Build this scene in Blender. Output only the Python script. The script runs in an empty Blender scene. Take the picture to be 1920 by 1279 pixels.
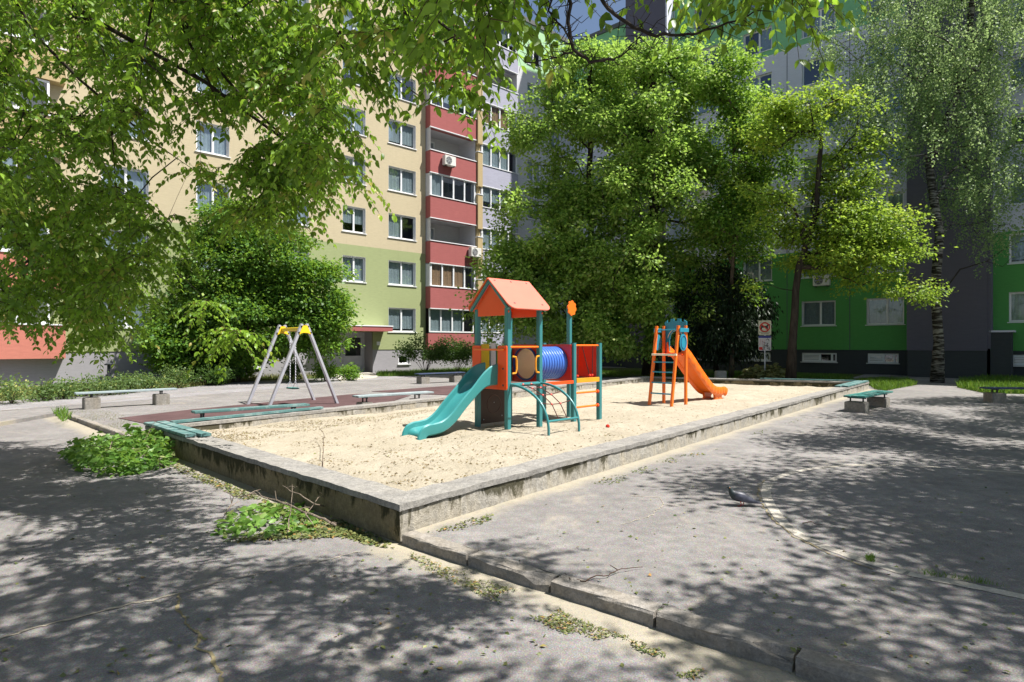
import bpy, math, random
import numpy as np
from mathutils import Vector, Matrix
# ---------------------------------------------------------------- camera, sky, sun, exposure
S = bpy.context.scene
C = S.collection
F = 1130.0          # focal length in pixels of the 1920 px wide photograph
HZ = 645.0          # horizon row
EYE = 1.7
cam_d = bpy.data.cameras.new("camera"); cam = bpy.data.objects.new("camera", cam_d); C.objects.link(cam)
cam.location = (0, 0, EYE); cam.rotation_euler = (math.radians(90), 0, 0)
cam_d.sensor_width = 36; cam_d.lens = 36 * F / 1920; cam_d.shift_y = (HZ - 639.5) / 1920
cam_d.clip_start = 0.05; cam_d.clip_end = 2000
S.camera = cam
SUN_EL = math.radians(60)
SUNH = Vector((0.985, -0.17, 0)).normalized()
SUNV = Vector((SUNH.x * math.cos(SUN_EL), SUNH.y * math.cos(SUN_EL), math.sin(SUN_EL)))
w = bpy.data.worlds.new("World"); S.world = w; w.use_nodes = True
wn = w.node_tree.nodes; wl = w.node_tree.links
sky = wn.new("ShaderNodeTexSky"); sky.sky_type = 'NISHITA'; sky.sun_disc = False
sky.sun_elevation = SUN_EL; sky.sun_rotation = math.atan2(SUNV.x, SUNV.y)
sky.air_density = 1.0; sky.dust_density = 1.6; sky.ozone_density = 1.0
wn["Background"].inputs[1].default_value = 0.062
wl.new(sky.outputs[0], wn["Background"].inputs[0])
sd = bpy.data.lights.new("sun", 'SUN'); sd.energy = 5.0; sd.angle = math.radians(0.5); sd.color = (1.0, 0.96, 0.91)
so = bpy.data.objects.new("sun", sd); C.objects.link(so)
so.rotation_euler = SUNV.to_track_quat('Z', 'Y').to_euler(); so.location = (20, -5, 30)
S.view_settings.view_transform = 'Standard'; S.view_settings.look = 'None'
S.view_settings.exposure = 1.0; S.view_settings.gamma = 1
S.cycles.max_bounces = 8; S.cycles.transparent_max_bounces = 8
S.cycles.diffuse_bounces = 5; S.cycles.transmission_bounces = 4; S.cycles.glossy_bounces = 2

rnd = random.Random(7)
rng = np.random.default_rng(11)
R = math.radians
TZ = 0.08           # level of the raised terrace above the lower asphalt
SANDZ = 0.2

def G(px, py, z=0.0):
    """ground point seen at pixel of the photograph, lying at height z"""
    Y = F * (EYE - z) / (py - HZ)
    return Vector(((px - 960) / F * Y, Y, z))
def D(px, py, Y):
    return Vector(((px - 960) / F * Y, Y, EYE + (HZ - py) / F * Y))
def proj(p):
    return 960 + F * p[0] / p[1], HZ - (p[2] - EYE) * F / p[1]

# ---------------------------------------------------------------- mesh helpers
class MB:
    def __init__(s): s.v = []; s.f = []
    def add(s, vs, fs):
        o = len(s.v); s.v += [tuple(v) for v in vs]; s.f += [tuple(i + o for i in f) for f in fs]; return s
    def box(s, x0, x1, y0, y1, z0, z1):
        return s.add([(x0,y0,z0),(x1,y0,z0),(x1,y1,z0),(x0,y1,z0),(x0,y0,z1),(x1,y0,z1),(x1,y1,z1),(x0,y1,z1)],
              [(0,3,2,1),(4,5,6,7),(0,1,5,4),(1,2,6,5),(2,3,7,6),(3,0,4,7)])
    def quad(s, a, b, c, d): return s.add([a, b, c, d], [(0,1,2,3)])
    def bar(s, a, b, wd, ht, up=(0,0,1), ch=0.0):
        a = Vector(a); b = Vector(b); d = (b - a).normalized(); u = Vector(up)
        if abs(d.dot(u)) > .98: u = Vector((0,1,0))
        r = d.cross(u).normalized(); u = r.cross(d).normalized()
        c = min(wd, ht) * (ch if ch else .12); w2, h2 = wd / 2, ht / 2
        pr = [(-w2+c,-h2),(w2-c,-h2),(w2,-h2+c),(w2,h2-c),(w2-c,h2),(-w2+c,h2),(-w2,h2-c),(-w2,-h2+c)]
        vs = [a + r*p + u*q for p, q in pr] + [b + r*p + u*q for p, q in pr]
        n = 8
        return s.add(vs, [(i,(i+1)%n,(i+1)%n+n,i+n) for i in range(n)] + [tuple(range(n))[::-1], tuple(range(n,2*n))])
    def tube(s, pts, r, n=8, cap=True, closed=False):
        pts = [Vector(p) for p in pts]; m = len(pts)
        rr = r if isinstance(r, (list, tuple)) else [r] * m
        vs = []; fr = None
        for i, p in enumerate(pts):
            if closed: d = pts[(i+1) % m] - pts[i-1]
            else: d = (pts[min(i+1, m-1)] - pts[max(i-1, 0)])
            d = d.normalized() if d.length > 1e-9 else Vector((0,0,1))
            if fr is None:
                fr = d.cross(Vector((0,0,1)) if abs(d.z) < .9 else Vector((1,0,0))).normalized()
            else:
                fr = (fr - d * fr.dot(d)); fr = fr.normalized() if fr.length > 1e-6 else d.orthogonal().normalized()
            g = d.cross(fr)
            vs += [p + (fr*math.cos(2*math.pi*k/n) + g*math.sin(2*math.pi*k/n)) * rr[i] for k in range(n)]
        fs = []
        for i in range(m if closed else m-1):
            j = (i+1) % m
            fs += [(i*n+k, i*n+(k+1)%n, j*n+(k+1)%n, j*n+k) for k in range(n)]
        if cap and not closed: fs += [tuple(range(n))[::-1], tuple(range((m-1)*n, m*n))]
        return s.add(vs, fs)
    def lathe(s, c, axis, prof, n=16):
        """prof: list of (dist along axis, radius)"""
        ax = Vector(axis).normalized(); u = ax.orthogonal().normalized(); v = ax.cross(u); c = Vector(c)
        vs = [c + ax*h + (u*math.cos(2*math.pi*k/n)+v*math.sin(2*math.pi*k/n))*r for h, r in prof for k in range(n)]
        fs = [(i*n+k, i*n+(k+1)%n, (i+1)*n+(k+1)%n, (i+1)*n+k) for i in range(len(prof)-1) for k in range(n)]
        return s.add(vs, fs)
    def prism(s, outline, y0, y1, axis='y', hole=None):
        """outline: list of (a,b) in the plane; extruded along axis y (plane xz) or x (plane yz) or z (plane xy)"""
        mp = {'y': lambda a,b,t:(a,t,b), 'x': lambda a,b,t:(t,a,b), 'z': lambda a,b,t:(a,b,t)}[axis]
        n = len(outline)
        if hole is None:
            vs = [mp(a,b,y0) for a,b in outline] + [mp(a,b,y1) for a,b in outline]
            return s.add(vs, [tuple(range(n))[::-1], tuple(range(n,2*n))] + [(i,(i+1)%n,(i+1)%n+n,i+n) for i in range(n)])
        # hole has the same number of points, matched to the outline
        vs = [mp(a,b,y0) for a,b in outline]+[mp(a,b,y0) for a,b in hole]+[mp(a,b,y1) for a,b in outline]+[mp(a,b,y1) for a,b in hole]
        fs = []
        for i in range(n):
            j = (i+1)%n
            fs += [(i,j,n+j,n+i),(2*n+i,3*n+i,3*n+j,2*n+j),(i,2*n+i,2*n+j,j),(n+i,n+j,3*n+j,3*n+i)]
        return s.add(vs, fs)
    def build(s, name, mat, parent=None, smooth=False, bevel=0):
        me = bpy.data.meshes.new(name); me.from_pydata(s.v, [], s.f); me.update()
        if mat: me.materials.append(mat)
        o = bpy.data.objects.new(name, me); C.objects.link(o)
        if parent: o.parent = parent
        import bmesh
        bm = bmesh.new(); bm.from_mesh(me)
        if smooth: bmesh.ops.remove_doubles(bm, verts=bm.verts, dist=1e-5)
        bmesh.ops.recalc_face_normals(bm, faces=bm.faces)
        if bevel:
            bmesh.ops.remove_doubles(bm, verts=bm.verts, dist=1e-5)
            bmesh.ops.bevel(bm, geom=bm.edges[:], offset=bevel, segments=2, affect='EDGES', clamp_overlap=True)
        bm.to_mesh(me); bm.free()
        if smooth or bevel:
            for p in me.polygons: p.use_smooth = True
            try: me.set_sharp_from_angle(angle=R(38))
            except Exception: pass
        return o

def tag(o, label=None, cat=None, group=None, kind=None):
    if label: o['label'] = label
    if cat: o['category'] = cat
    if group: o['group'] = group
    if kind: o['kind'] = kind
    return o
def thing(name, label, cat, loc=(0,0,0), rz=0, group=None):
    o = bpy.data.objects.new(name, None); C.objects.link(o); o.empty_display_size = .2
    o.location = loc; o.rotation_euler = (0,0,rz)
    return tag(o, label, cat, group)
def copy_tree(o, parent=None):
    c = o.copy(); C.objects.link(c); c.parent = parent
    for ch in list(o.children): copy_tree(ch, c)
    return c
def struct(o): o['kind'] = 'structure'; return o

# ---------------------------------------------------------------- noise on arrays
def vnoise(p, seed=0):
    """smooth value noise of points (N,2 or 3) -> 0..1"""
    p = np.asarray(p, float); i = np.floor(p).astype(np.int64); f = p - i; f = f*f*(3-2*f)
    dim = p.shape[1]; out = np.zeros(len(p))
    pr = [73856093, 19349663, 83492791]
    for c in range(2**dim):
        w_ = np.ones(len(p)); h = np.full(len(p), seed*9176+1, np.int64)
        for d in range(dim):
            b = (c >> d) & 1
            w_ = w_ * (f[:,d] if b else 1-f[:,d]); h = h ^ ((i[:,d]+b)*pr[d])
        h = (h ^ (h >> 13)) * 1274126177 & 0x7fffffff; h = (h ^ (h >> 16))
        out += w_ * ((h & 0xffff)/65535.0)
    return out
def inpoly(x, y, poly):
    x = np.asarray(x, float); y = np.asarray(y, float); r = np.zeros(x.shape, bool); n = len(poly)
    for i in range(n):
        x1, y1 = poly[i]; x2, y2 = poly[(i+1) % n]
        if y1 == y2: continue
        r ^= ((y1 > y) != (y2 > y)) & (x < (x2-x1)*(y-y1)/(y2-y1)+x1)
    return r
def sample_poly(poly, n, g=rng):
    P = np.array(poly); lo = P.min(0); hi = P.max(0); out = []
    while sum(len(o) for o in out) < n:
        q = g.uniform(lo, hi, (n*2, 2)); out.append(q[inpoly(q[:,0], q[:,1], poly)])
    return np.concatenate(out)[:n]

# ---------------------------------------------------------------- materials
class NT:
    def __init__(s, name):
        s.m = bpy.data.materials.new(name); s.m.use_nodes = True; s.t = s.m.node_tree
        s.N = s.t.nodes; s.L = s.t.links; s.b = s.N["Principled BSDF"]; s.out = s.N["Material Output"]
        s._c = None
    def n(s, ty, **kw):
        o = s.N.new(ty)
        for k, v in kw.items(): setattr(o, k, v)
        return o
    def set(s, inp, v):
        if hasattr(v, 'is_linked') or isinstance(v, bpy.types.NodeSocket): s.L.new(v, inp)
        else:
            if isinstance(v, (tuple, list)) and len(v) == 3 and inp.type == 'RGBA': v = (*v, 1)
            inp.default_value = v
    def coord(s, kind='Object'):
        if s._c is None: s._c = s.n("ShaderNodeTexCoord")
        return s._c.outputs[kind]
    def scale(s, vec, sc):
        m = s.n("ShaderNodeMapping"); s.L.new(vec, m.inputs[0]); m.inputs[3].default_value = sc; return m.outputs[0]
    def noise(s, sc=5, det=4, rough=.55, vec=None, dist=0):
        o = s.n("ShaderNodeTexNoise"); s.L.new(vec or s.coord(), o.inputs['Vector'])
        o.inputs['Scale'].default_value = sc; o.inputs['Detail'].default_value = det
        o.inputs['Roughness'].default_value = rough; o.inputs['Distortion'].default_value = dist
        return o.outputs[0]
    def vor(s, sc=5, feature='F1', vec=None):
        o = s.n("ShaderNodeTexVoronoi", feature=feature); s.L.new(vec or s.coord(), o.inputs['Vector'])
        o.inputs['Scale'].default_value = sc; return o
    def ramp(s, fac, stops, interp='LINEAR'):
        r = s.n("ShaderNodeValToRGB"); r.color_ramp.interpolation = interp
        e = r.color_ramp.elements
        while len(e) < len(stops): e.new(.5)
        for i, (p, c) in enumerate(stops):
            e[i].position = p; e[i].color = (*c, 1) if isinstance(c, (tuple, list)) else (c, c, c, 1)
        s.L.new(fac, r.inputs[0]); return r.outputs[0]
    def mix(s, fac, a, b, blend='MIX'):
        m = s.n("ShaderNodeMix", data_type='RGBA', blend_type=blend)
        s.set(m.inputs[0], fac); s.set(m.inputs[6], a); s.set(m.inputs[7], b); return m.outputs[2]
    def math(s, op, a, b=0.0, c=0.0, clamp=False):
        m = s.n("ShaderNodeMath", operation=op, use_clamp=clamp)
        s.set(m.inputs[0], a); s.set(m.inputs[1], b); s.set(m.inputs[2], c); return m.outputs[0]
    def xyz(s, vec=None):
        o = s.n("ShaderNodeSeparateXYZ"); s.L.new(vec or s.coord(), o.inputs[0]); return o.outputs
    def bump(s, h, strength=.3, dist=.01):
        b = s.n("ShaderNodeBump"); b.inputs['Strength'].default_value = strength; b.inputs['Distance'].default_value = dist
        s.L.new(h, b.inputs['Height']); s.L.new(b.outputs[0], s.b.inputs['Normal']); return b.outputs[0]
    def fin(s, col=None, rough=.7, spec=.3, metal=0):
        if col is not None: s.set(s.b.inputs['Base Color'], col)
        s.set(s.b.inputs['Roughness'], rough); s.b.inputs['Specular IOR Level'].default_value = spec
        s.b.inputs['Metallic'].default_value = metal; return s.m

def seg_mask(t, a, b, wid, soft, amp=.25, nsc=2.2):
    """1 near the straight ground line a-b, ragged edge (dirt that has its own place)"""
    a = Vector(a[:2]); b = Vector(b[:2]); d = b - a; L_ = d.length; d = d.normalized()
    x, y, z = t.xyz(); 
    px = t.math('SUBTRACT', x, a.x); py = t.math('SUBTRACT', y, a.y)
    u = t.math('ADD', t.math('MULTIPLY', px, d.x), t.math('MULTIPLY', py, d.y))
    v = t.math('ABSOLUTE', t.math('SUBTRACT', t.math('MULTIPLY', px, -d.y), t.math('MULTIPLY', py, -d.x)))
    over = t.math('MAXIMUM', t.math('SUBTRACT', u, L_), t.math('MULTIPLY', u, -1.0))
    over = t.math('MAXIMUM', over, 0.0)
    dist = t.math('ADD', v, over)
    nz = t.noise(nsc, 4, .6)
    dist = t.math('ADD', dist, t.math('MULTIPLY', t.math('SUBTRACT', nz, .5), amp*2))
    m = t.n("ShaderNodeMapRange"); m.interpolation_type = 'SMOOTHSTEP'
    t.L.new(dist, m.inputs[0]); m.inputs[1].default_value = wid + soft; m.inputs[2].default_value = wid - soft*.2
    m.inputs[3].default_value = 0; m.inputs[4].default_value = 1
    return m.outputs[0]

# key plan points
K_near = G(750, 1020, 0)                 # outer near corner of the sandbox wall
K_right = Vector((12.78, 21.6, 0))
K_left = Vector((-6.09, 10.04, 0))
K_back = Vector((5.6, 25.3, 0))
K_kerb_end = K_near + (G(1560, 1290, 0) - K_near) * 1.6
K_kerb_a = G(112, 779, 0)
K_kerb_b = G(296, 850, 0)

def m_asphalt(name, base=(.212,.200,.190), masks=()):
    t = NT(name)
    big = t.noise(.35, 5, .6); mid = t.noise(2.3, 6, .65); fine = t.noise(90, 3, .7)
    sp = t.vor(130).outputs['Distance']; gr = t.vor(150).outputs['Color']; wsp = t.noise(110, 2, .5)
    c = t.mix(t.ramp(big, [(.3,0.0),(.7,1.0)]), tuple(x*.80 for x in base), tuple(x*1.16 for x in base))
    c = t.mix(t.ramp(mid, [(.38,0.0),(.72,.7)]), c, tuple(x*.66 for x in base))
    c = t.mix(.55, c, t.ramp(fine, [(.25,.25),(.5,.5),(.75,.82)]), 'OVERLAY')
    c = t.mix(.25, c, gr, 'SOFT_LIGHT')
    c = t.mix(.5, c, t.ramp(t.noise(9, 6, .75), [(.3,.3),(.5,.5),(.72,.78)]), 'OVERLAY')
    c = t.mix(t.ramp(wsp, [(.66,0.0),(.72,.55)]), c, (.55,.54,.53))
    pt_ = t.vor(.55).outputs['Distance']
    c = t.mix(t.ramp(t.math('ADD', pt_, t.math('MULTIPLY', mid, .35)), [(.42,.30),(.5,0.0)]), c, tuple(x*.62 for x in base))
    st = t.noise(.9, 5, .7, dist=1.5)
    dust = t.ramp(st, [(.58,0.0),(.74,.45)])
    c = t.mix(dust, c, (.40,.345,.26))
    for mk in masks:
        f = seg_mask(t, *mk)
        f = t.math('MULTIPLY', f, t.ramp(t.noise(30, 3, .7), [(.3,.55),(.6,1.0)]))
        c = t.mix(t.math('MULTIPLY', f, .62), c, (.42,.37,.255))
    h = t.math('ADD', t.math('MULTIPLY', sp, -.6), fine)
    t.bump(h, .55, .006)
    return t.fin(c, t.ramp(mid, [(.3,.75),(.7,.95)]), .25)

def m_plain(name, col, rough=.6, spec=.4, metal=0, var=.08, nsc=3, bump=0, bsc=60, coat=0):
    t = NT(name)
    nz = t.noise(nsc, 5, .6)
    lo = tuple(max(0, x*(1-var)) for x in col); hi = tuple(min(1, x*(1+var)) for x in col)
    c = t.mix(t.ramp(nz, [(.3,0.0),(.7,1.0)]), lo, hi)
    if bump: t.bump(t.noise(bsc, 3, .6), bump, .004)
    if coat: t.b.inputs['Coat Weight'].default_value = coat; t.b.inputs['Coat Roughness'].default_value = .15
    return t.fin(c, rough, spec, metal)

def m_facade(name, col, dirt=.10):
    t = NT(name)
    v = t.scale(t.coord(), (1, 1, 7))
    a = t.noise(3.2, 6, .65, vec=v); b = t.noise(.35, 4, .6)
    streak = t.noise(1.4, 5, .7, vec=t.scale(t.coord(), (3, 3, .18)))
    c = t.mix(t.ramp(a, [(.3,0.0),(.7,1.0)]), tuple(x*(1-dirt) for x in col), tuple(min(1,x*(1+dirt*.8)) for x in col))
    c = t.mix(t.ramp(b, [(.35,0.0),(.7,.35)]), c, tuple(x*.86 for x in col))
    c = t.mix(t.ramp(streak, [(.55,0.0),(.8,.30)]), c, tuple(x*.7 for x in col))
    t.bump(t.noise(14, 4, .7, vec=v), .25, .01)
    return t.fin(c, .9, .15)

def m_concrete(name, base=(.40,.38,.35), moss=.6, top=.34, warm=(.42,.36,.25), lo=.75, na=3.4):
    t = NT(name)
    x, y, z = t.xyz()
    n1 = t.noise(3, 6, .65); n2 = t.noise(22, 4, .7); n3 = t.noise(70, 3, .7)
    vs = t.noise(2.6, 7, .72, vec=t.scale(t.coord(), (1.5,1.5,.55)), dist=.8)
    c = t.mix(t.ramp(n1, [(.3,0.0),(.72,1.0)]), tuple(v*.78 for v in base), tuple(v*1.15 for v in base))
    c = t.mix(t.ramp(vs, [(.4,0.0),(.7,.6)]), c, warm)
    c = t.mix(.55, c, t.ramp(n2, [(.25,.22),(.5,.5),(.8,.85)]), 'OVERLAY')
    c = t.mix(.35, c, t.ramp(n3, [(.3,.3),(.7,.75)]), 'OVERLAY')
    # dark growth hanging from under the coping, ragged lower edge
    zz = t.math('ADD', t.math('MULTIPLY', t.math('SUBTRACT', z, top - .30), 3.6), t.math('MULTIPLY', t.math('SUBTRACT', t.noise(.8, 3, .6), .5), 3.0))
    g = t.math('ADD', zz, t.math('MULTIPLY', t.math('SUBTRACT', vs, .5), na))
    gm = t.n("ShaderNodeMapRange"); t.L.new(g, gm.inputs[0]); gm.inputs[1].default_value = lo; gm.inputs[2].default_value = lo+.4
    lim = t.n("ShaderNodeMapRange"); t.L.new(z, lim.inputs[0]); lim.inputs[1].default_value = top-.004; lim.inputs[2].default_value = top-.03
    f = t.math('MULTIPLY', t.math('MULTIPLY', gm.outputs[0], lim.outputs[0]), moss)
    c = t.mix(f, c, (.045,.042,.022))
    h = t.math('ADD', n2, t.math('MULTIPLY', n3, .6))
    t.bump(h, .8, .012)
    return t.fin(c, .95, .15)

def m_leaf(name, dark, light, trans, yellow=None, gloss=.5, tw=.42):
    t = NT(name)
    at = t.n("ShaderNodeAttribute", attribute_name='tint')
    stops = [(0.0, dark), (.55, tuple((a+b)/2 for a,b in zip(dark,light))), (.92, light)]
    if yellow: stops.append((1.0, yellow))
    c = t.ramp(at.outputs['Fac'], stops)
    t.fin(c, gloss, .3)
    tr = t.n("ShaderNodeBsdfTranslucent"); t.set(tr.inputs[0], t.mix(.5, c, trans))
    mx = t.n("ShaderNodeMixShader"); mx.inputs[0].default_value = tw
    t.L.new(t.b.outputs[0], mx.inputs[1]); t.L.new(tr.outputs[0], mx.inputs[2]); t.L.new(mx.outputs[0], t.out.inputs[0])
    return t.m

def m_bark(name, a, b, sc=8, bands=False):
    t = NT(name)
    if bands:
        v = t.scale(t.coord(), (1.2,1.2,7)); n = t.noise(2.2, 4, .6, vec=v)
        n2 = t.noise(.9, 3, .6)
        f = t.ramp(n, [(.42,0.0),(.54,1.0)])
        c = t.mix(f, b, a); c = t.mix(t.ramp(n2,[(.5,0.0),(.65,.7)]), c, a)
    else:
        v = t.scale(t.coord(), (1,1,.25)); n = t.noise(sc, 6, .7, vec=v)
        c = t.mix(t.ramp(n, [(.35,0.0),(.65,1.0)]), a, b)
    t.bump(n, .8, .02)
    return t.fin(c, .95, .1)

M = {}
M['asphalt_low'] = m_asphalt('asphalt_low', masks=[
    (K_near, K_left, .10, .28, .18, 2.2), (K_near, K_kerb_end, .13, .28, .3, 1.9), (K_kerb_a, K_kerb_b, .2, .3, .2, 2.0)])
M['asphalt'] = m_asphalt('asphalt', masks=[
    (K_near, K_right, .06, .30, .3, 1.3), (K_near, K_kerb_end, .10, .07, .05, 3.0),
    (K_left, K_back, .1, .4, .3, 1.3), (G(230,745,TZ), G(660,716,TZ), .02, .12, .15, 1.5), (G(0,792,TZ), G(112,779,TZ), .05, .2, .2, 1.5)])
M['path'] = m_asphalt('path_asphalt', (.25,.24,.24))
def m_sand():
    t = NT('sand')
    a = t.noise(.8, 5, .6); b = t.noise(9, 5, .65); f = t.noise(120, 3, .7)
    c = t.mix(t.ramp(a, [(.3,0.0),(.7,1.0)]), (.34,.30,.225), (.42,.372,.29))
    c = t.mix(t.ramp(b, [(.5,0.0),(.8,.5)]), c, (.31,.26,.18))
    c = t.mix(.35, c, t.ramp(f, [(.25,.3),(.75,.75)]), 'OVERLAY')
    t.bump(t.math('ADD', b, t.math('MULTIPLY', f, .25)), 1.0, .045)
    return t.fin(c, .95, .1)
M['sand'] = m_sand()
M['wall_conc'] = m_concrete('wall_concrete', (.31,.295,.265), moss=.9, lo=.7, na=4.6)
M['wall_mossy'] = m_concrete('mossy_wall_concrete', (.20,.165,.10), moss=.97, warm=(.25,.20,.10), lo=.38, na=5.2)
M['coping'] = m_concrete('coping_concrete', (.235,.225,.21), moss=0, warm=(.33,.31,.27))
M['kerb'] = m_concrete('kerb_concrete', (.27,.25,.225), moss=0, warm=(.26,.22,.16))
M['edging'] = m_concrete('edging_concrete', (.42,.39,.34), moss=0, warm=(.38,.34,.26))
M['block'] = m_concrete('block_concrete', (.26,.245,.22), moss=0, warm=(.22,.19,.14))
M['soil'] = m_plain('soil', (.10,.085,.05), .95, .1, var=.5, nsc=5, bump=.6, bsc=20)
M['rubber'] = m_plain('rubber_mat', (.085,.05,.05), .9, .2, var=.25, nsc=2, bump=.3, bsc=200)
M['yellow_wall'] = m_facade('yellow_render', (.49,.42,.28))
M['lime_wall'] = m_facade('lime_render', (.305,.345,.17))
M['grey_plinth'] = m_facade('grey_plinth_render', (.30,.29,.305))
M['red_panel'] = m_facade('red_render', (.34,.11,.105))
M['coral_panel'] = m_facade('coral_render', (.50,.185,.14))
M['lavender'] = m_facade('lavender_render', (.38,.38,.46))
M['ochre'] = m_facade('ochre_render', (.45,.35,.19))
M['white_wall'] = m_facade('white_render', (.58,.58,.60))
M['green_wall'] = m_facade('green_render', (.10,.33,.09))
M['green_top'] = m_facade('light_green_render', (.24,.52,.27))
M['lightgreen'] = m_facade('pale_green_render', (.40,.62,.36))
M['grey_wall'] = m_facade('light_grey_render', (.64,.65,.74))
M['dark_wall'] = m_facade('dark_grey_render', (.125,.12,.155))
M['dark_plinth'] = m_facade('dark_plinth_render', (.06,.066,.072))
M['roof'] = m_plain('roof_felt', (.12,.12,.12), .9)
M['white'] = m_plain('white_plastic', (.74,.75,.76), .4, .4, var=.04)
M['interior'] = m_plain('dark_interior', (.09,.09,.09), .9, .1)
M['curtain'] = m_plain('curtain_cloth', (.30,.34,.35), .9, .1, var=.15, nsc=9)
M['blind'] = m_plain('brown_blind', (.34,.20,.11), .8, .2, var=.2, nsc=9)
def m_glass():
    t = NT('window_glass')
    tr = t.n("ShaderNodeBsdfTransparent"); tr.inputs[0].default_value = (.80,.86,.88,1)
    gl = t.n("ShaderNodeBsdfGlossy"); gl.inputs[0].default_value = (.85,.9,1,1); gl.inputs['Roughness'].default_value = .03
    fr = t.n("ShaderNodeLayerWeight"); fr.inputs[0].default_value = .5
    mx = t.n("ShaderNodeMixShader"); t.L.new(t.math('ADD', t.math('MULTIPLY', t.math('POWER', fr.outputs['Facing'], 3.0), .7), .14, clamp=True), mx.inputs[0])
    t.L.new(tr.outputs[0], mx.inputs[1]); t.L.new(gl.outputs[0], mx.inputs[2]); t.L.new(mx.outputs[0], t.out.inputs[0])
    return t.m
M['glass'] = m_glass()
M['teal'] = m_plain('teal_paint', (.035,.20,.21), .38, .5, var=.06, coat=.2)
M['teal_plastic'] = m_plain('teal_plastic', (.04,.235,.235), .30, .5, var=.05)
M['bluegreen'] = m_plain('blue_panel', (.02,.24,.35), .35, .5, var=.06)
M['blue'] = m_plain('blue_tunnel', (.06,.16,.52), .3, .5, var=.05)
M['navy'] = m_plain('navy_rim', (.015,.04,.22), .3, .5)
M['orange'] = m_plain('orange_panel', (.86,.085,.010), .33, .5, var=.04)
M['orange2'] = m_plain('orange_plastic', (.88,.17,.012), .32, .5, var=.05)
M['red'] = m_plain('red_panel_plastic', (.62,.03,.012), .33, .5)
M['amber'] = m_plain('amber_paint', (.85,.32,.015), .4, .5)
M['yellow'] = m_plain('yellow_paint', (.85,.60,.02), .38, .5)
M['brown'] = m_plain('brown_panel', (.055,.028,.02), .5, .4, var=.15)
M['deckm'] = m_plain('deck_board', (.20,.12,.10), .8, .2, var=.2, nsc=10)
M['cream'] = m_plain('cream_plastic', (.82,.74,.58), .5, .4)
M['rope'] = m_plain('rope', (.10,.035,.03), .8, .2)
M['lime'] = m_plain('lime_plastic', (.30,.55,.06), .4, .4)
M['alu'] = m_plain('galvanised_steel', (.52,.53,.58), .42, .5, metal=.45, var=.1, nsc=6)
M['black'] = m_plain('black_plastic', (.02,.02,.02), .5, .4)
M['reveal'] = m_plain('white_reveal', (.55,.56,.57), .8, .2)
M['dmetal'] = m_plain('dark_metal', (.04,.045,.05), .55, .4)
def m_board(name, col, wear):
    t = NT(name)
    v = t.scale(t.coord(), (1,1,1)); g = t.noise(16, 5, .7, vec=t.scale(t.coord(), (.6,.6,.6)))
    w_ = t.noise(4.5, 6, .75)
    c = t.mix(t.ramp(w_, [(.50,0.0),(.62,1.0)]), col, wear); c = t.mix(.4, c, t.ramp(g,[(.3,.3),(.7,.75)]), 'OVERLAY')
    t.bump(g, .3, .003)
    return t.fin(c, .6, .35)
M['plank'] = m_board('worn_teal_board', (.075,.165,.16), (.20,.28,.27))
M['plank_pale'] = m_board('pale_grey_board', (.27,.33,.34), (.36,.40,.41))
M['plank_green'] = m_board('chipped_green_board', (.03,.16,.14), (.16,.27,.24))
M['plank_dark'] = m_board('dark_blue_board', (.04,.06,.12), (.08,.09,.12))
M['door'] = m_plain('grey_door', (.42,.43,.45), .4, .4)
M['ac'] = m_plain('ac_casing', (.66,.65,.60), .5, .3)
M['sign_cream'] = m_plain('sign_face', (.62,.60,.45), .5, .3)
M['sign_white'] = m_plain('sticker_face', (.60,.58,.56), .5, .3)
M['sign_red'] = m_plain('sign_red', (.62,.04,.03), .5, .3)
M['sign_blue'] = m_plain('sign_blue', (.02,.03,.22), .5, .3)
M['bark'] = m_bark('bark_brown', (.05,.038,.028), (.15,.12,.09))
M['bark_dark'] = m_bark('bark_dark', (.022,.018,.015), (.06,.05,.04))
M['bark_red'] = m_bark('twig_bark', (.05,.03,.022), (.11,.07,.05))
M['birch_bark'] = m_bark('birch_bark', (.03,.026,.022), (.24,.23,.205), bands=True)
M['twig'] = m_bark('grey_twig', (.12,.09,.07), (.28,.23,.18), 20)
# ================================================================ GROUND
from mathutils.geometry import tessellate_polygon
def sheet(name, pts, z, mat, parent=None, thick=0):
    P = [Vector((p[0], p[1], z)) for p in pts]
    tris = tessellate_polygon([P]); mb = MB(); mb.add(P, [tuple(t) for t in tris])
    if thick:
        n = len(P)
        mb.add([(p.x,p.y,z) for p in P] + [(p.x,p.y,z-thick) for p in P], [(i,(i+1)%n,(i+1)%n+n,i+n) for i in range(n)])
    o = mb.build(name, mat, parent)
    for p in o.data.polygons:
        if abs(p.normal.z) > .5 and p.normal.z < 0: p.flip() if hasattr(p,'flip') else None
    return o
def upright(o):
    import bmesh
    bm = bmesh.new(); bm.from_mesh(o.data)
    for f in bm.faces:
        if f.normal.z < -0.5: f.normal_flip()
    bm.to_mesh(o.data); bm.free(); return o

struct(upright(sheet('ground', [(-300,-200),(300,-200),(300,400),(-300,400)], 0.0, M['asphalt_low'])))
kl = (G(0,792,TZ) - K_kerb_a); kfar = K_kerb_a + kl*4
_in = Vector((.04,.16,0))
tpts = [K_kerb_a, K_kerb_b, K_left + _in, K_near + _in, K_kerb_end + Vector((.09,.12,0)), Vector((60,-30,0)), Vector((90,-20,0)), Vector((90,120,0)), Vector((-90,120,0)), Vector((-90,kfar.y,0)), kfar]
struct(upright(sheet('terrace', tpts, TZ, M['asphalt'], thick=.12)))

def P2(px, py, z=TZ): v = G(px, py, z); return (v.x, v.y)
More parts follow.
